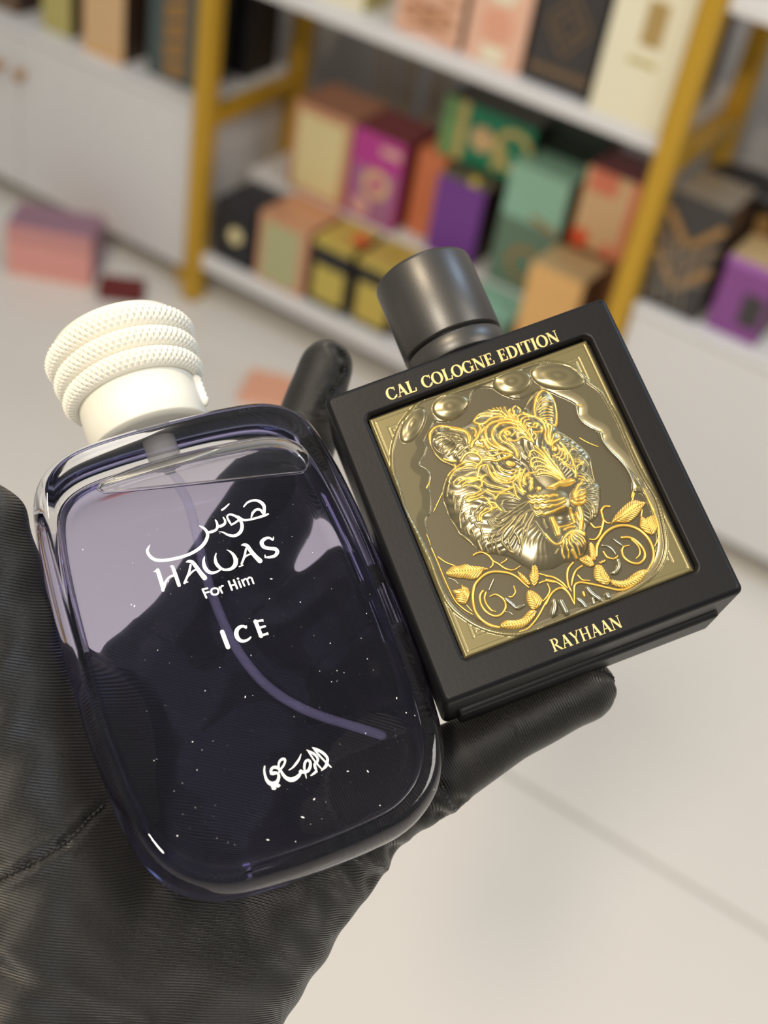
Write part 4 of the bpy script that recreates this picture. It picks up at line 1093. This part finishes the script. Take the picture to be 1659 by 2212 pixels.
# gold serif lettering
M_foil = mat('pale_gold_foil', srgb(232, 208, 140), 0.35, 0.25, var=0.03, scale=400)
def arc(cx, cy, rx, ry, a0, a1, thick, thin, n=22, k=1.0):
    o = []
    for a in np.linspace(math.radians(a0), math.radians(a1), n):
        o.append((cx + rx * math.cos(a), cy + ry * math.sin(a), thin + (thick - thin) * abs(math.cos(a)) ** 1.2))
    return o
TK, TN, SF = 0.20, 0.07, 0.05
def L_(x0, y0, x1, y1, w): return ('s', [(x0, y0, w), ((x0 + x1) / 2, (y0 + y1) / 2, w), (x1, y1, w)])
def SR(x, y, w=0.34): return ('s', [(x - w / 2, y, SF), (x, y, SF), (x + w / 2, y, SF)])
def stem(x, w=TK): return [L_(x, 0.0, x, 1.0, w), SR(x, 0.025, w + 0.16), SR(x, 0.975, w + 0.16)]
GLYPH = {
 'C': (0.86, [('s', arc(0.46, 0.5, 0.36, 0.47, 48, 318, TK, TN)), L_(0.78, 0.66, 0.78, 0.97, 0.06), L_(0.74, 0.10, 0.82, 0.30, 0.10)]),
 'A': (0.92, [L_(0.16, 0.0, 0.46, 1.0, TN), L_(0.44, 1.0, 0.78, 0.0, TK), L_(0.26, 0.33, 0.62, 0.33, TN), SR(0.14, 0.025, 0.28), SR(0.78, 0.025, 0.34)]),
 'L': (0.76, stem(0.22) + [L_(0.22, 0.04, 0.70, 0.04, 0.085), L_(0.68, 0.02, 0.72, 0.30, 0.08)]),
 'O': (0.98, [('s', arc(0.49, 0.5, 0.38, 0.47, 0, 360, TK, TN, 40))]),
 'G': (0.95, [('s', arc(0.46, 0.5, 0.36, 0.47, 48, 330, TK, TN)), L_(0.78, 0.66, 0.78, 0.97, 0.06), L_(0.77, 0.05, 0.77, 0.44, 0.17), SR(0.77, 0.44, 0.32)]),
 'N': (0.98, [L_(0.17, 0.0, 0.17, 1.0, TN), L_(0.80, 0.0, 0.80, 1.0, TN), L_(0.16, 0.96, 0.80, 0.04, TK), SR(0.17, 0.025, 0.26), SR(0.80, 0.975, 0.26), SR(0.12, 0.975, 0.18)]),
 'E': (0.78, stem(0.22) + [L_(0.22, 0.96, 0.66, 0.96, 0.08), L_(0.22, 0.52, 0.54, 0.52, TN), L_(0.22, 0.04, 0.70, 0.04, 0.08), L_(0.65, 0.98, 0.66, 0.74, 0.07), L_(0.54, 0.40, 0.54, 0.64, 0.06), L_(0.68, 0.02, 0.72, 0.30, 0.08)]),
 'D': (0.95, stem(0.22) + [('s', [(0.22, 0.96, 0.08), (0.40, 0.96, 0.08)] + arc(0.42, 0.5, 0.40, 0.46, 80, -80, TK, 0.08) + [(0.40, 0.04, 0.08), (0.22, 0.04, 0.08)])]),
 'I': (0.46, stem(0.23)),
 'T': (0.84, [L_(0.42, 0.0, 0.42, 1.0, TK), SR(0.42, 0.025, 0.36), L_(0.06, 0.96, 0.78, 0.96, 0.08), L_(0.06, 0.99, 0.04, 0.72, 0.06), L_(0.78, 0.99, 0.80, 0.72, 0.06)]),
 'R': (0.88, stem(0.20, 0.16) + [('s', [(0.20, 0.97, 0.06), (0.34, 0.97, 0.06)] + arc(0.36, 0.74, 0.26, 0.23, 80, -80, 0.16, 0.06) + [(0.34, 0.50, 0.06), (0.20, 0.50, 0.06)]), L_(0.38, 0.50, 0.80, 0.02, 0.15), SR(0.80, 0.025, 0.20)]),
 'Y': (0.84, [L_(0.42, 0.0, 0.42, 0.46, 0.16), SR(0.42, 0.025, 0.32), L_(0.12, 0.98, 0.42, 0.44, 0.16), L_(0.74, 0.98, 0.44, 0.44, TN), SR(0.12, 0.975, 0.28), SR(0.74, 0.975, 0.24)]),
 'H': (0.96, stem(0.20, 0.16) + stem(0.76, 0.16) + [L_(0.20, 0.52, 0.76, 0.52, TN)]),
}
def word(text, x0, y0, x1, y1, height, parent, label, z=0.00006, thin=1.0):
    adv = [GLYPH[ch][0] for ch in text]
    tot = sum(adv)
    d = np.array([x1 - x0, y1 - y0])
    L = np.linalg.norm(d)
    d = d / L
    n = np.array([-d[1], d[0]])
    sx = L / tot
    bm = bmesh.new()
    x = 0.0
    for ch, a in zip(text, adv):
        for _, st in GLYPH[ch][1]:
            pts = []
            for px, py, w in st:
                q = np.array([x0, y0]) + d * (x + px * sx) + n * py * height
                pts.append((q[0], q[1], w * (sx + height) / 2 * thin))
            P2 = np.array(pts)
            T_ = np.gradient(P2[:, :2], axis=0)
            T_ /= np.linalg.norm(T_, axis=1)[:, None] + 1e-12
            Nn = np.stack([-T_[:, 1], T_[:, 0]], 1) * (P2[:, 2:3] / 2)
            va = [bm.verts.new((*(P2[i, :2] + Nn[i]), z)) for i in range(len(P2))]
            vb = [bm.verts.new((*(P2[i, :2] - Nn[i]), z)) for i in range(len(P2))]
            for i in range(len(P2) - 1):
                bm.faces.new((vb[i], vb[i + 1], va[i + 1], va[i]))
        x += a * sx
    o = bm_obj('lettering', bm, M_foil, parent)
    o['label'] = label
    return o
word('CAL', -0.02195, 0.0325, -0.01465, 0.0324, 0.0031, black_root, 'gold serif word, first on the frame')
word('COLOGNE', -0.01310, 0.0323, 0.00505, 0.0321, 0.0031, black_root, 'gold serif word, middle of the frame')
word('EDITION', 0.00620, 0.0320, 0.02155, 0.0318, 0.0031, black_root, 'gold serif word, last on the frame')
word('RAYHAAN', -0.0092, -0.0366, 0.0074, -0.0369, 0.0029, black_root, 'gold serif name under the relief', thin=0.9)

# ================================================================ gold relief plate
M_relief = bpy.data.materials.new('antique_gold_relief')
M_relief.use_nodes = True
_nt = M_relief.node_tree
_p = _nt.nodes['Principled BSDF']
_at = _nt.nodes.new('ShaderNodeAttribute')
_at.attribute_name = 'gilding'
_rp = _nt.nodes.new('ShaderNodeValToRGB')
_rp.color_ramp.elements[0].color = (0.135, 0.118, 0.085, 1)
_rp.color_ramp.elements[1].color = (0.98, 0.62, 0.13, 1)
_e = _rp.color_ramp.elements.new(0.35)
_e.color = (0.32, 0.27, 0.125, 1)
_nt.links.new(_at.outputs['Fac'], _rp.inputs[0])
_nt.links.new(_rp.outputs[0], _p.inputs['Base Color'])
_p.inputs['Metallic'].default_value = 0.62
_p.inputs['Roughness'].default_value = 0.27
M_vine = mat('bright_gold', (0.98, 0.60, 0.12, 1), 0.28, 0.62, var=0.08, scale=800)
M_vines = mat('olive_silver', (0.42, 0.40, 0.28, 1), 0.28, 0.85, var=0.08, scale=800)

def inside(P2, poly):
    x, y = P2[..., 0], P2[..., 1]
    r = np.zeros(x.shape, bool)
    n = len(poly)
    for i in range(n):
        x0, y0 = poly[i]
        x1, y1 = poly[(i + 1) % n]
        if y0 == y1:
            continue
        c = ((y0 > y) != (y1 > y)) & (x < (x1 - x0) * (y - y0) / (y1 - y0) + x0)
        r ^= c
    return r
def dist_poly(P2, pts, closed=True):
    d = np.full(P2.shape[:-1], 1e9)
    n = len(pts)
    for i in range(n if closed else n - 1):
        a = pts[i]
        b = pts[(i + 1) % n]
        ab = b - a
        t = np.clip(((P2 - a) @ ab) / (ab @ ab + 1e-12), 0, 1)
        q = P2 - a - t[..., None] * ab
        d = np.minimum(d, np.einsum('...i,...i->...', q, q))
    return np.sqrt(d)
to_mm = lambda flat: np.array(flat, float).reshape(-1, 2) * 0.01
def ellip(P2, e):
    cx, cy, rx, ry, rot = e[:5]
    a = math.radians(rot)
    dx, dy = P2[..., 0] - cx, P2[..., 1] - cy
    u = (dx * math.cos(a) + dy * math.sin(a)) / rx
    v = (-dx * math.sin(a) + dy * math.cos(a)) / ry
    return np.sqrt(u * u + v * v)
def grid(x0, x1, y0, y1, g):
    xs = np.arange(x0, x1 + g / 2, g)
    ys = np.arange(y0, y1 + g / 2, g)
    return np.stack(np.meshgrid(xs, ys), -1)
def height_mesh(name, G, H, gild, mask, m, parent, z0):
    ny, nx = H.shape
    cell = mask[:-1, :-1] & mask[1:, :-1] & mask[:-1, 1:] & mask[1:, 1:]
    use = np.zeros(mask.shape, bool)
    use[:-1, :-1] |= cell; use[1:, :-1] |= cell; use[:-1, 1:] |= cell; use[1:, 1:] |= cell
    idx = np.full(mask.shape, -1)
    idx[use] = np.arange(use.sum())
    V = np.stack([G[..., 0][use] * 1e-3, G[..., 1][use] * 1e-3, H[use] * 1e-3 + z0], 1)
    jy, jx = np.nonzero(cell)
    F = np.stack([idx[jy, jx], idx[jy, jx + 1], idx[jy + 1, jx + 1], idx[jy + 1, jx]], 1)
    me = bpy.data.meshes.new(name)
    me.vertices.add(len(V))
    me.vertices.foreach_set('co', V.ravel())
    me.loops.add(F.size)
    me.loops.foreach_set('vertex_index', F.ravel())
    me.polygons.add(len(F))
    me.polygons.foreach_set('loop_start', np.arange(0, F.size, 4))
    me.polygons.foreach_set('loop_total', np.full(len(F), 4))
    me.polygons.foreach_set('use_smooth', np.ones(len(F), bool))
    me.update(calc_edges=True)
    at = me.attributes.new('gilding', 'FLOAT', 'POINT')
    at.data.foreach_set('value', gild[use].astype(np.float32))
    return new_obj(name, me, parent, [m])

PW, PH = 55.6, 61.0
outer = catmull(to_mm(ARCH_OUTER), 3, True)
hole = catmull(to_mm(ARCH_HOLE), 3, True)
G = grid(-PW / 2, PW / 2, -PH / 2, PH / 2, 0.14)
in_o = inside(G, outer)
in_h = inside(G, hole)
d_o = dist_poly(G, outer)
d_h = dist_poly(G, hole)
H = np.zeros(G.shape[:2])
gl = np.full(G.shape[:2], 0.31)
# corner key pattern outside the arch: nested square grooves
ex = np.minimum(PW / 2 - np.abs(G[..., 0]), PH / 2 - np.abs(G[..., 1]))
for q in (1.1, 3.6, 4.5, 5.6, 6.4):
    gr = np.clip(1 - np.abs(ex - q) / 0.22, 0, 1)
    keep = ~in_o & ((d_o > 0.5))
    H -= 0.14 * gr * keep
H -= np.clip(1 - ex / 0.5, 0, 1) ** 2 * 0.5
# the arch rim and organic band
H = np.where(in_o, np.where(in_h, -0.45, 0.15), H)
band = in_o & ~in_h
dome = np.sqrt(np.clip(d_h / 2.2, 0, 1)) * 0.5
H = np.where(band, -0.35 + dome, H)
gl = np.where(in_h, 0.06, np.where(band, 0.12, gl))
for e in ARCH_DOMES:
    q = ellip(G, e)
    bump = np.sqrt(np.clip(1 - q * q, 0, 1)) * e[5]
    rip = 0.018 * np.cos(q * 14.0) * (q < 0.95)
    H = np.where(band & (q < 1), H + bump + rip, H)
    gl = np.where(band & (q < 1), 0.13 + 0.10 * (0.5 + 0.5 * np.cos(q * 14.0)), gl)
rim = np.clip(1 - (d_o / 0.45) ** 2, 0, 1)
H += np.sqrt(rim) * 0.28
gl = np.maximum(gl, rim * 0.30)
plate = height_mesh('relief_plate', G, H, gl, np.ones(H.shape, bool), M_relief, black_root, -0.0016)
plate['label'] = 'antique gold plate with arched border and key corners'
box_obj('plate_edge', -PW / 2e3, PW / 2e3, -PH / 2e3, PH / 2e3, -0.0029, -0.0023, M_relief, plate)

# tiger head
outl = catmull(to_mm(HEAD_OUTLINE), 3, True)
mn, mx_ = outl.min(0) - 0.3, outl.max(0) + 0.3
g2 = 0.085
G = grid(mn[0], mx_[0], mn[1], mx_[1], g2)
m_in = inside(G, outl)
d_e = dist_poly(G, outl)
H = 2.1 * (1 - np.exp(-d_e / 3.2)) + 0.12 * np.clip(d_e / 0.3, 0, 1)
gl = np.full(H.shape, 0.08)
for e in HEAD_BUMPS:
    q = ellip(G, e)
    sh = np.clip(1 - q * q, 0, 1)
    H += e[5] * (np.sqrt(sh) if e[6] >= 1 else sh ** 1.2)
    gl = np.where(q < 1, np.maximum(gl, e[6] * np.clip((1 - q) * 5, 0, 1)), gl)
for e in HEAD_PITS:
    q = ellip(G, e)
    H -= e[5] * np.clip(1 - q * q, 0, 1)
for e in HEAD_BUMPS:
    if e[6] >= 1:
        q = ellip(G, e)
        H += e[5] * 0.6 * np.sqrt(np.clip(1 - q * q, 0, 1))
nose = to_mm(NOSE_OUTLINE)
ni = inside(G, nose)
nd = dist_poly(G, nose)
H += np.where(ni, 0.75 * np.sqrt(np.clip(nd / 0.9, 0, 1)), 0)
gl = np.where(ni, 0.95, gl)
RID = np.zeros(H.shape)
GLD = np.zeros(H.shape)
for fl, w, flat in HEAD_STROKES:
    pts = catmull(to_mm(flat), 4)
    hw = max(w * 0.01 * 0.90, 0.13)
    lo = pts.min(0) - hw * 2.3 - 0.1
    hi = pts.max(0) + hw * 2.3 + 0.1
    i0, j0 = np.floor((lo - mn) / g2).astype(int)
    i1, j1 = np.ceil((hi - mn) / g2).astype(int) + 1
    i0, j0 = max(i0, 0), max(j0, 0)
    if i1 <= i0 or j1 <= j0:
        continue
    sub = G[j0:j1, i0:i1]
    if sub.size == 0:
        continue
    d = dist_poly(sub, pts, False)
    prof = np.sqrt(np.clip(1 - (d / hw) ** 2, 0, 1)) * min(0.40, hw * 1.0)
    RID[j0:j1, i0:i1] = np.maximum(RID[j0:j1, i0:i1], prof)
    gv = (1.0 if fl == 'g' else 0.38) * np.clip((1 - d / hw) * 4.0, 0, 1)
    gv = np.maximum(gv, (0.30 if fl == 'g' else 0.0) * np.clip(2.2 - d / hw, 0, 1))
    GLD[j0:j1, i0:i1] = np.maximum(GLD[j0:j1, i0:i1], gv)
# fine combed fur between the chased lines
fc = np.array(HEAD_BUMPS[0][:2])
th = np.arctan2(G[..., 1] - fc[1], G[..., 0] - fc[0])
rd = np.hypot(G[..., 0] - fc[0], G[..., 1] - fc[1])
fur = np.sin(58 * th + 2.2 * np.sin(rd * 0.8) + 1.5 * np.sin(th * 9)) * np.clip((rd - 6) / 4, 0, 1)
fur = fur * np.clip((G[..., 1] - fc[1] + 9.0) / 3.0, 0.12, 1)
H += 0.055 * fur * (RID < 0.05) * np.clip(d_e / 1.5, 0.3, 1)
gl += 0.10 * np.clip(fur, 0, 1)
H += RID
gl = np.maximum(gl, GLD)
head = height_mesh('tiger_head', G, H, gl, m_in, M_relief, black_root, -0.00205)
head['label'] = 'snarling tiger head in gilded relief'

# vines: tubes lying on the plate
for fl, w, flat in VINE_STROKES:
    p2 = catmull(to_mm(flat), 5) * 1e-3
    r = max(w * 1e-5 * 0.5, 0.00012)
    n = len(p2)
    tp_ = np.ones(n)
    k_ = max(2, n // 4)
    tp_[-k_:] = np.linspace(1, 0.55, k_)
    if fl == 's' and w > 50:
        r *= 1.35
    P3 = np.column_stack([p2, np.full(n, -0.00200 + r * 0.85)])
    tube('vine', P3, r * tp_, M_vine if fl == 'g' else M_vines, plate, 8)
# leaves: domed blades with veins
for blade, spine in LEAF_SHAPES:
    bl = catmull(to_mm(blade), 2, True)
    spn = catmull(to_mm(spine), 6)
    lo, hi = bl.min(0) - 0.1, bl.max(0) + 0.1
    Gl = grid(lo[0], hi[0], lo[1], hi[1], 0.10)
    mi = inside(Gl, bl)
    de = dist_poly(Gl, bl)
    ds = dist_poly(Gl, spn, False)
    ax = (spn[-1] - spn[0]) / (np.linalg.norm(spn[-1] - spn[0]) + 1e-9)
    al = (Gl - spn[0]) @ ax
    Hl = 0.75 * np.sqrt(np.clip(de / 1.2, 0, 1)) - 0.16 * np.exp(-(ds / 0.16) ** 2) + 0.09 * np.sin((al - ds * 0.9) * 2 * math.pi / 0.62)
    gll = 0.80 + 0.2 * np.sin((al - ds * 0.9) * 2 * math.pi / 0.62)
    height_mesh('leaf', Gl, Hl + 0.25 * np.clip(de / 0.15, 0, 1), gll, mi, M_relief, plate, -0.00202)

# ================================================================ gloved hand
def sphere_pts(c, r, n=14):
    out = []
    for i in range(n + 1):
        th = math.pi * i / n
        for k in range(2 * n):
            ph = math.pi * k / n
            out.append((c[0] + r * math.sin(th) * math.cos(ph), c[1] + r * math.sin(th) * math.sin(ph), c[2] + r * math.cos(th)))
    return out
def hull(bm, balls):
    b2 = bmesh.new()
    for (x, y, z, r) in balls:
        for p in sphere_pts((x, y, z), r):
            b2.verts.new(p)
    bmesh.ops.convex_hull(b2, input=b2.verts)
    bmesh.ops.delete(b2, geom=[v for v in b2.verts if not v.link_faces], context='VERTS')
    m_ = bpy.data.meshes.new('t')
    b2.to_mesh(m_)
    b2.free()
    bm.from_mesh(m_)
    bpy.data.meshes.remove(m_)
HJ = HAND_JOINTS
bmh = bmesh.new()
chains = {}
for f in ('index', 'middle', 'ring', 'little', 'thumb'):
    for a, b_ in zip(HJ[f][:-1], HJ[f][1:]):
        hull(bmh, [a, b_])
W0, W1, W2, W3 = HJ['wrist']
P0, P1, P2_, P3_, P4_, P5_, P6_ = HJ['palm']
hull(bmh, [HJ['index'][0], HJ['middle'][0], P0, P1])
hull(bmh, [HJ['middle'][0], HJ['ring'][0], P1, P2_])
hull(bmh, [HJ['ring'][0], HJ['little'][0], P2_, P1])
hull(bmh, [P0, P1, P3_, P4_])
hull(bmh, [P1, P2_, P3_, HJ['little'][0]])
hull(bmh, [HJ['thumb'][0], P0, P4_])
hull(bmh, [HJ['thumb'][0], HJ['thumb'][1], P5_, P0])
hull(bmh, [HJ['index'][0], P5_, P0])
hull(bmh, [P3_, P4_, W0, W1])
hull(bmh, [HJ['thumb'][0], P4_, W0])
hull(bmh, [W0, W1, W2, W3])
hull(bmh, [P6_, HJ['ring'][0], HJ['little'][0], HJ['little'][1]])
me_h = bpy.data.meshes.new('hand_raw')
bmh.to_mesh(me_h)
bmh.free()
raw = bpy.data.objects.new('hand_raw', me_h)
COL.objects.link(raw)
md = raw.modifiers.new('v', 'REMESH')
md.mode = 'VOXEL'
md.voxel_size = 0.0010
md.use_smooth_shade = True
ms = raw.modifiers.new('s', 'SMOOTH')
ms.factor = 0.5
ms.iterations = 36
dg = bpy.context.evaluated_depsgraph_get()
me_hand = bpy.data.meshes.new_from_object(raw.evaluated_get(dg))
me_hand.name = 'gloved_hand'
bpy.data.objects.remove(raw, do_unlink=True)
nv = len(me_hand.vertices)
co = np.empty(nv * 3)
me_hand.vertices.foreach_get('co', co)
co = co.reshape(-1, 3)
no = np.empty(nv * 3)
me_hand.vertices.foreach_get('normal', no)
no = no.reshape(-1, 3)
# coordinate along each bone for the ribs of the cloth, continuous along a finger
best = np.full(nv, 1e9)
along = np.zeros(nv)
around = np.zeros(nv)
fing = np.zeros(nv)
def chain_param(js, w_off, is_f, flip=None):
    s0 = 0.0
    global best, along, around, fing
    for a, b_ in zip(js[:-1], js[1:]):
        a_, e_ = np.array(a[:3]), np.array(b_[:3])
        ab = e_ - a_
        L = np.linalg.norm(ab)
        t = ((co - a_) @ ab) / (L * L)
        tc_ = np.clip(t, 0, 1)
        rr_ = a[3] + (b_[3] - a[3]) * tc_
        d = np.linalg.norm(co - a_ - tc_[:, None] * ab, axis=1) - rr_ + w_off
        sel = d < best
        best = np.where(sel, d, best)
        along = np.where(sel, s0 + t * L, along)
        fing = np.where(sel, is_f, fing)
        s0 += L
for f in ('index', 'middle', 'ring', 'little'):
    chain_param(HJ[f], 0.0, 1.0)
palm_sel = best > 0.0025
upv = np.array([-0.452, 0.474, 0.756]) * 0.97 + np.array([0.824, 0.546, 0.15]) * 0.12
rightv = np.array([0.824, 0.546, 0.15])
along = np.where(palm_sel, co @ upv, along)
fing = np.where(palm_sel, 0.0, fing)
# soft wrinkles of the loose cloth
wr = np.zeros(nv)
def crease(p, q, amp, width):
    p, q = np.array(p), np.array(q)
    ab = q - p
    t = np.clip(((co - p) @ ab) / (ab @ ab), 0, 1)
    d = np.linalg.norm(co - p - t[:, None] * ab, axis=1)
    return -amp * np.exp(-(d / width) ** 2) + 0.55 * amp * np.exp(-((d - 2.0 * width) / width) ** 2)
SEAM_GROOVES = [(q0, q1, 0.0005, 0.0011) for pts in HAND_SEAMS for q0, q1 in zip(pts[:-1], pts[1:])]
bvh0 = BVHTree.FromPolygons([tuple(v) for v in co], [tuple(pl.vertices) for pl in me_hand.polygons])
for p, q, a, w in HAND_CREASES + SEAM_GROOVES:
    wr += crease(bvh0.find_nearest(Vector(p))[0], bvh0.find_nearest(Vector(q))[0], a, w)
ax1, ax2 = co @ upv, co @ rightv
wr += 0.00022 * np.sin(ax1 * 420 + 3 * np.sin(ax2 * 160)) * (1 - fing) + 0.00018 * np.sin(ax2 * 260 + 2.2 * np.sin(ax1 * 210))
co2 = co + no * wr[:, None]
origin = np.array(HJ['palm'][1][:3])
me_hand.vertices.foreach_set('co', (co2 - origin).ravel())
for nm, arr in (('rib', along), ('across', ax2), ('finger', fing)):
    at = me_hand.attributes.new(nm, 'FLOAT', 'POINT')
    at.data.foreach_set('value', arr.astype(np.float32))
me_hand.update()
M_glove = bpy.data.materials.new('black_satin_twill')
M_glove.use_nodes = True
nt = M_glove.node_tree
p = nt.nodes['Principled BSDF']
def math_node(op, a=None, b=None, la=None, lb=None):
    n = nt.nodes.new('ShaderNodeMath')
    n.operation = op
    if a is not None: n.inputs[0].default_value = a
    if b is not None: n.inputs[1].default_value = b
    if la is not None: nt.links.new(la, n.inputs[0])
    if lb is not None: nt.links.new(lb, n.inputs[1])
    return n.outputs[0]
def attr(nm):
    n = nt.nodes.new('ShaderNodeAttribute')
    n.attribute_name = nm
    return n.outputs['Fac']
rib, acr, fin = attr('rib'), attr('across'), attr('finger')
# rib wave about 0.62 mm, crossing weave about 0.5 mm
w1 = math_node('SINE', la=math_node('MULTIPLY', b=2 * math.pi / 0.00062, la=rib))
diag = math_node('ADD', la=math_node('MULTIPLY', b=2 * math.pi / 0.00062, la=rib), lb=math_node('MULTIPLY', b=2 * math.pi / 0.0055, la=acr))
w2 = math_node('SINE', la=diag)
tc = nt.nodes.new('ShaderNodeTexCoord')
nz = nt.nodes.new('ShaderNodeTexNoise')
nz.inputs['Scale'].default_value = 2600.0
nz.inputs['Detail'].default_value = 1.0
nt.links.new(tc.outputs['Object'], nz.inputs['Vector'])
vz = nt.nodes.new('ShaderNodeTexNoise')
vz.inputs['Scale'].default_value = 90.0
vz.inputs['Detail'].default_value = 3.0
nt.links.new(tc.outputs['Object'], vz.inputs['Vector'])
mixw = nt.nodes.new('ShaderNodeMix')
nt.links.new(fin, mixw.inputs[0])
nt.links.new(w2, mixw.inputs[2])
nt.links.new(w1, mixw.inputs[3])
hgt = math_node('ADD', la=mixw.outputs[0], lb=math_node('MULTIPLY', b=0.9, la=nz.outputs['Fac']))
bmp = nt.nodes.new('ShaderNodeBump')
bmp.inputs['Strength'].default_value = 0.8
bmp.inputs['Distance'].default_value = 0.00012
nt.links.new(hgt, bmp.inputs['Height'])
nt.links.new(bmp.outputs['Normal'], p.inputs['Normal'])
rmp = nt.nodes.new('ShaderNodeValToRGB')
rmp.color_ramp.elements[0].color = (0.003, 0.0028, 0.0026, 1)
rmp.color_ramp.elements[1].color = (0.030, 0.027, 0.022, 1)  # lighter rib crests and random specks paint thread highlights into the colour
nt.links.new(math_node('ADD', la=math_node('MULTIPLY', b=0.30, la=mixw.outputs[0]), lb=math_node('ADD', b=-0.15, la=math_node('MULTIPLY', b=1.1, la=nz.outputs['Fac']))), rmp.inputs[0])
nt.links.new(rmp.outputs[0], p.inputs['Base Color'])
p.inputs['Roughness'].default_value = 0.38
p.inputs['Sheen Weight'].default_value = 0.10
p.inputs['Sheen Roughness'].default_value = 0.4
p.inputs['Specular IOR Level'].default_value = 0.5
hand = new_obj('gloved_hand', me_hand, None, [M_glove])
hand.location = origin
tag(hand, 'open left hand in a black satin glove holding both perfume bottles', 'hand')

# seams: rows of stitches along the cloth
bvh = BVHTree.FromPolygons([tuple(v) for v in co2], [tuple(pl.vertices) for pl in me_hand.polygons])
M_thread = mat('black_thread', srgb(22, 21, 20), 0.7)
def seam(points, step=0.0014, r=0.00038, ln=0.0012):
    P3 = catmull(np.array(points), 12)
    Q = []
    for q in P3:
        hit = bvh.find_nearest(Vector(q))
        Q.append((np.array(hit[0]), np.array(hit[1])))
    d = np.concatenate([[0], np.cumsum([np.linalg.norm(Q[i + 1][0] - Q[i][0]) for i in range(len(Q) - 1)])])
    pos = np.array([q[0] for q in Q])
    nrm = np.array([q[1] for q in Q])
    s = 0.0
    V, F = [], []
    while s + ln < d[-1]:
        a = np.array([np.interp(s, d, pos[:, k]) for k in range(3)])
        e = np.array([np.interp(s + ln, d, pos[:, k]) for k in range(3)])
        nn = np.array([np.interp(s + ln / 2, d, nrm[:, k]) for k in range(3)])
        nn /= np.linalg.norm(nn)
        t = (e - a) / (np.linalg.norm(e - a) + 1e-12)
        sd = np.cross(t, nn)
        b0 = len(V)
        for f_, k_ in ((0.0, 0.35), (0.25, 1.0), (0.75, 1.0), (1.0, 0.35)):
            c_ = a + (e - a) * f_ + nn * r * 0.5
            for j in range(6):
                an = 2 * math.pi * j / 6
                V.append(c_ + r * k_ * (sd * math.cos(an) + nn * math.sin(an)) - origin)
        for i in range(3):
            for j in range(6):
                F.append((b0 + i * 6 + j, b0 + i * 6 + (j + 1) % 6, b0 + (i + 1) * 6 + (j + 1) % 6, b0 + (i + 1) * 6 + j))
        s += step
    o = from_pd('seam_stitching', V, F, M_thread, hand, True)
    return o
for pts in HAND_SEAMS:
    seam(pts)
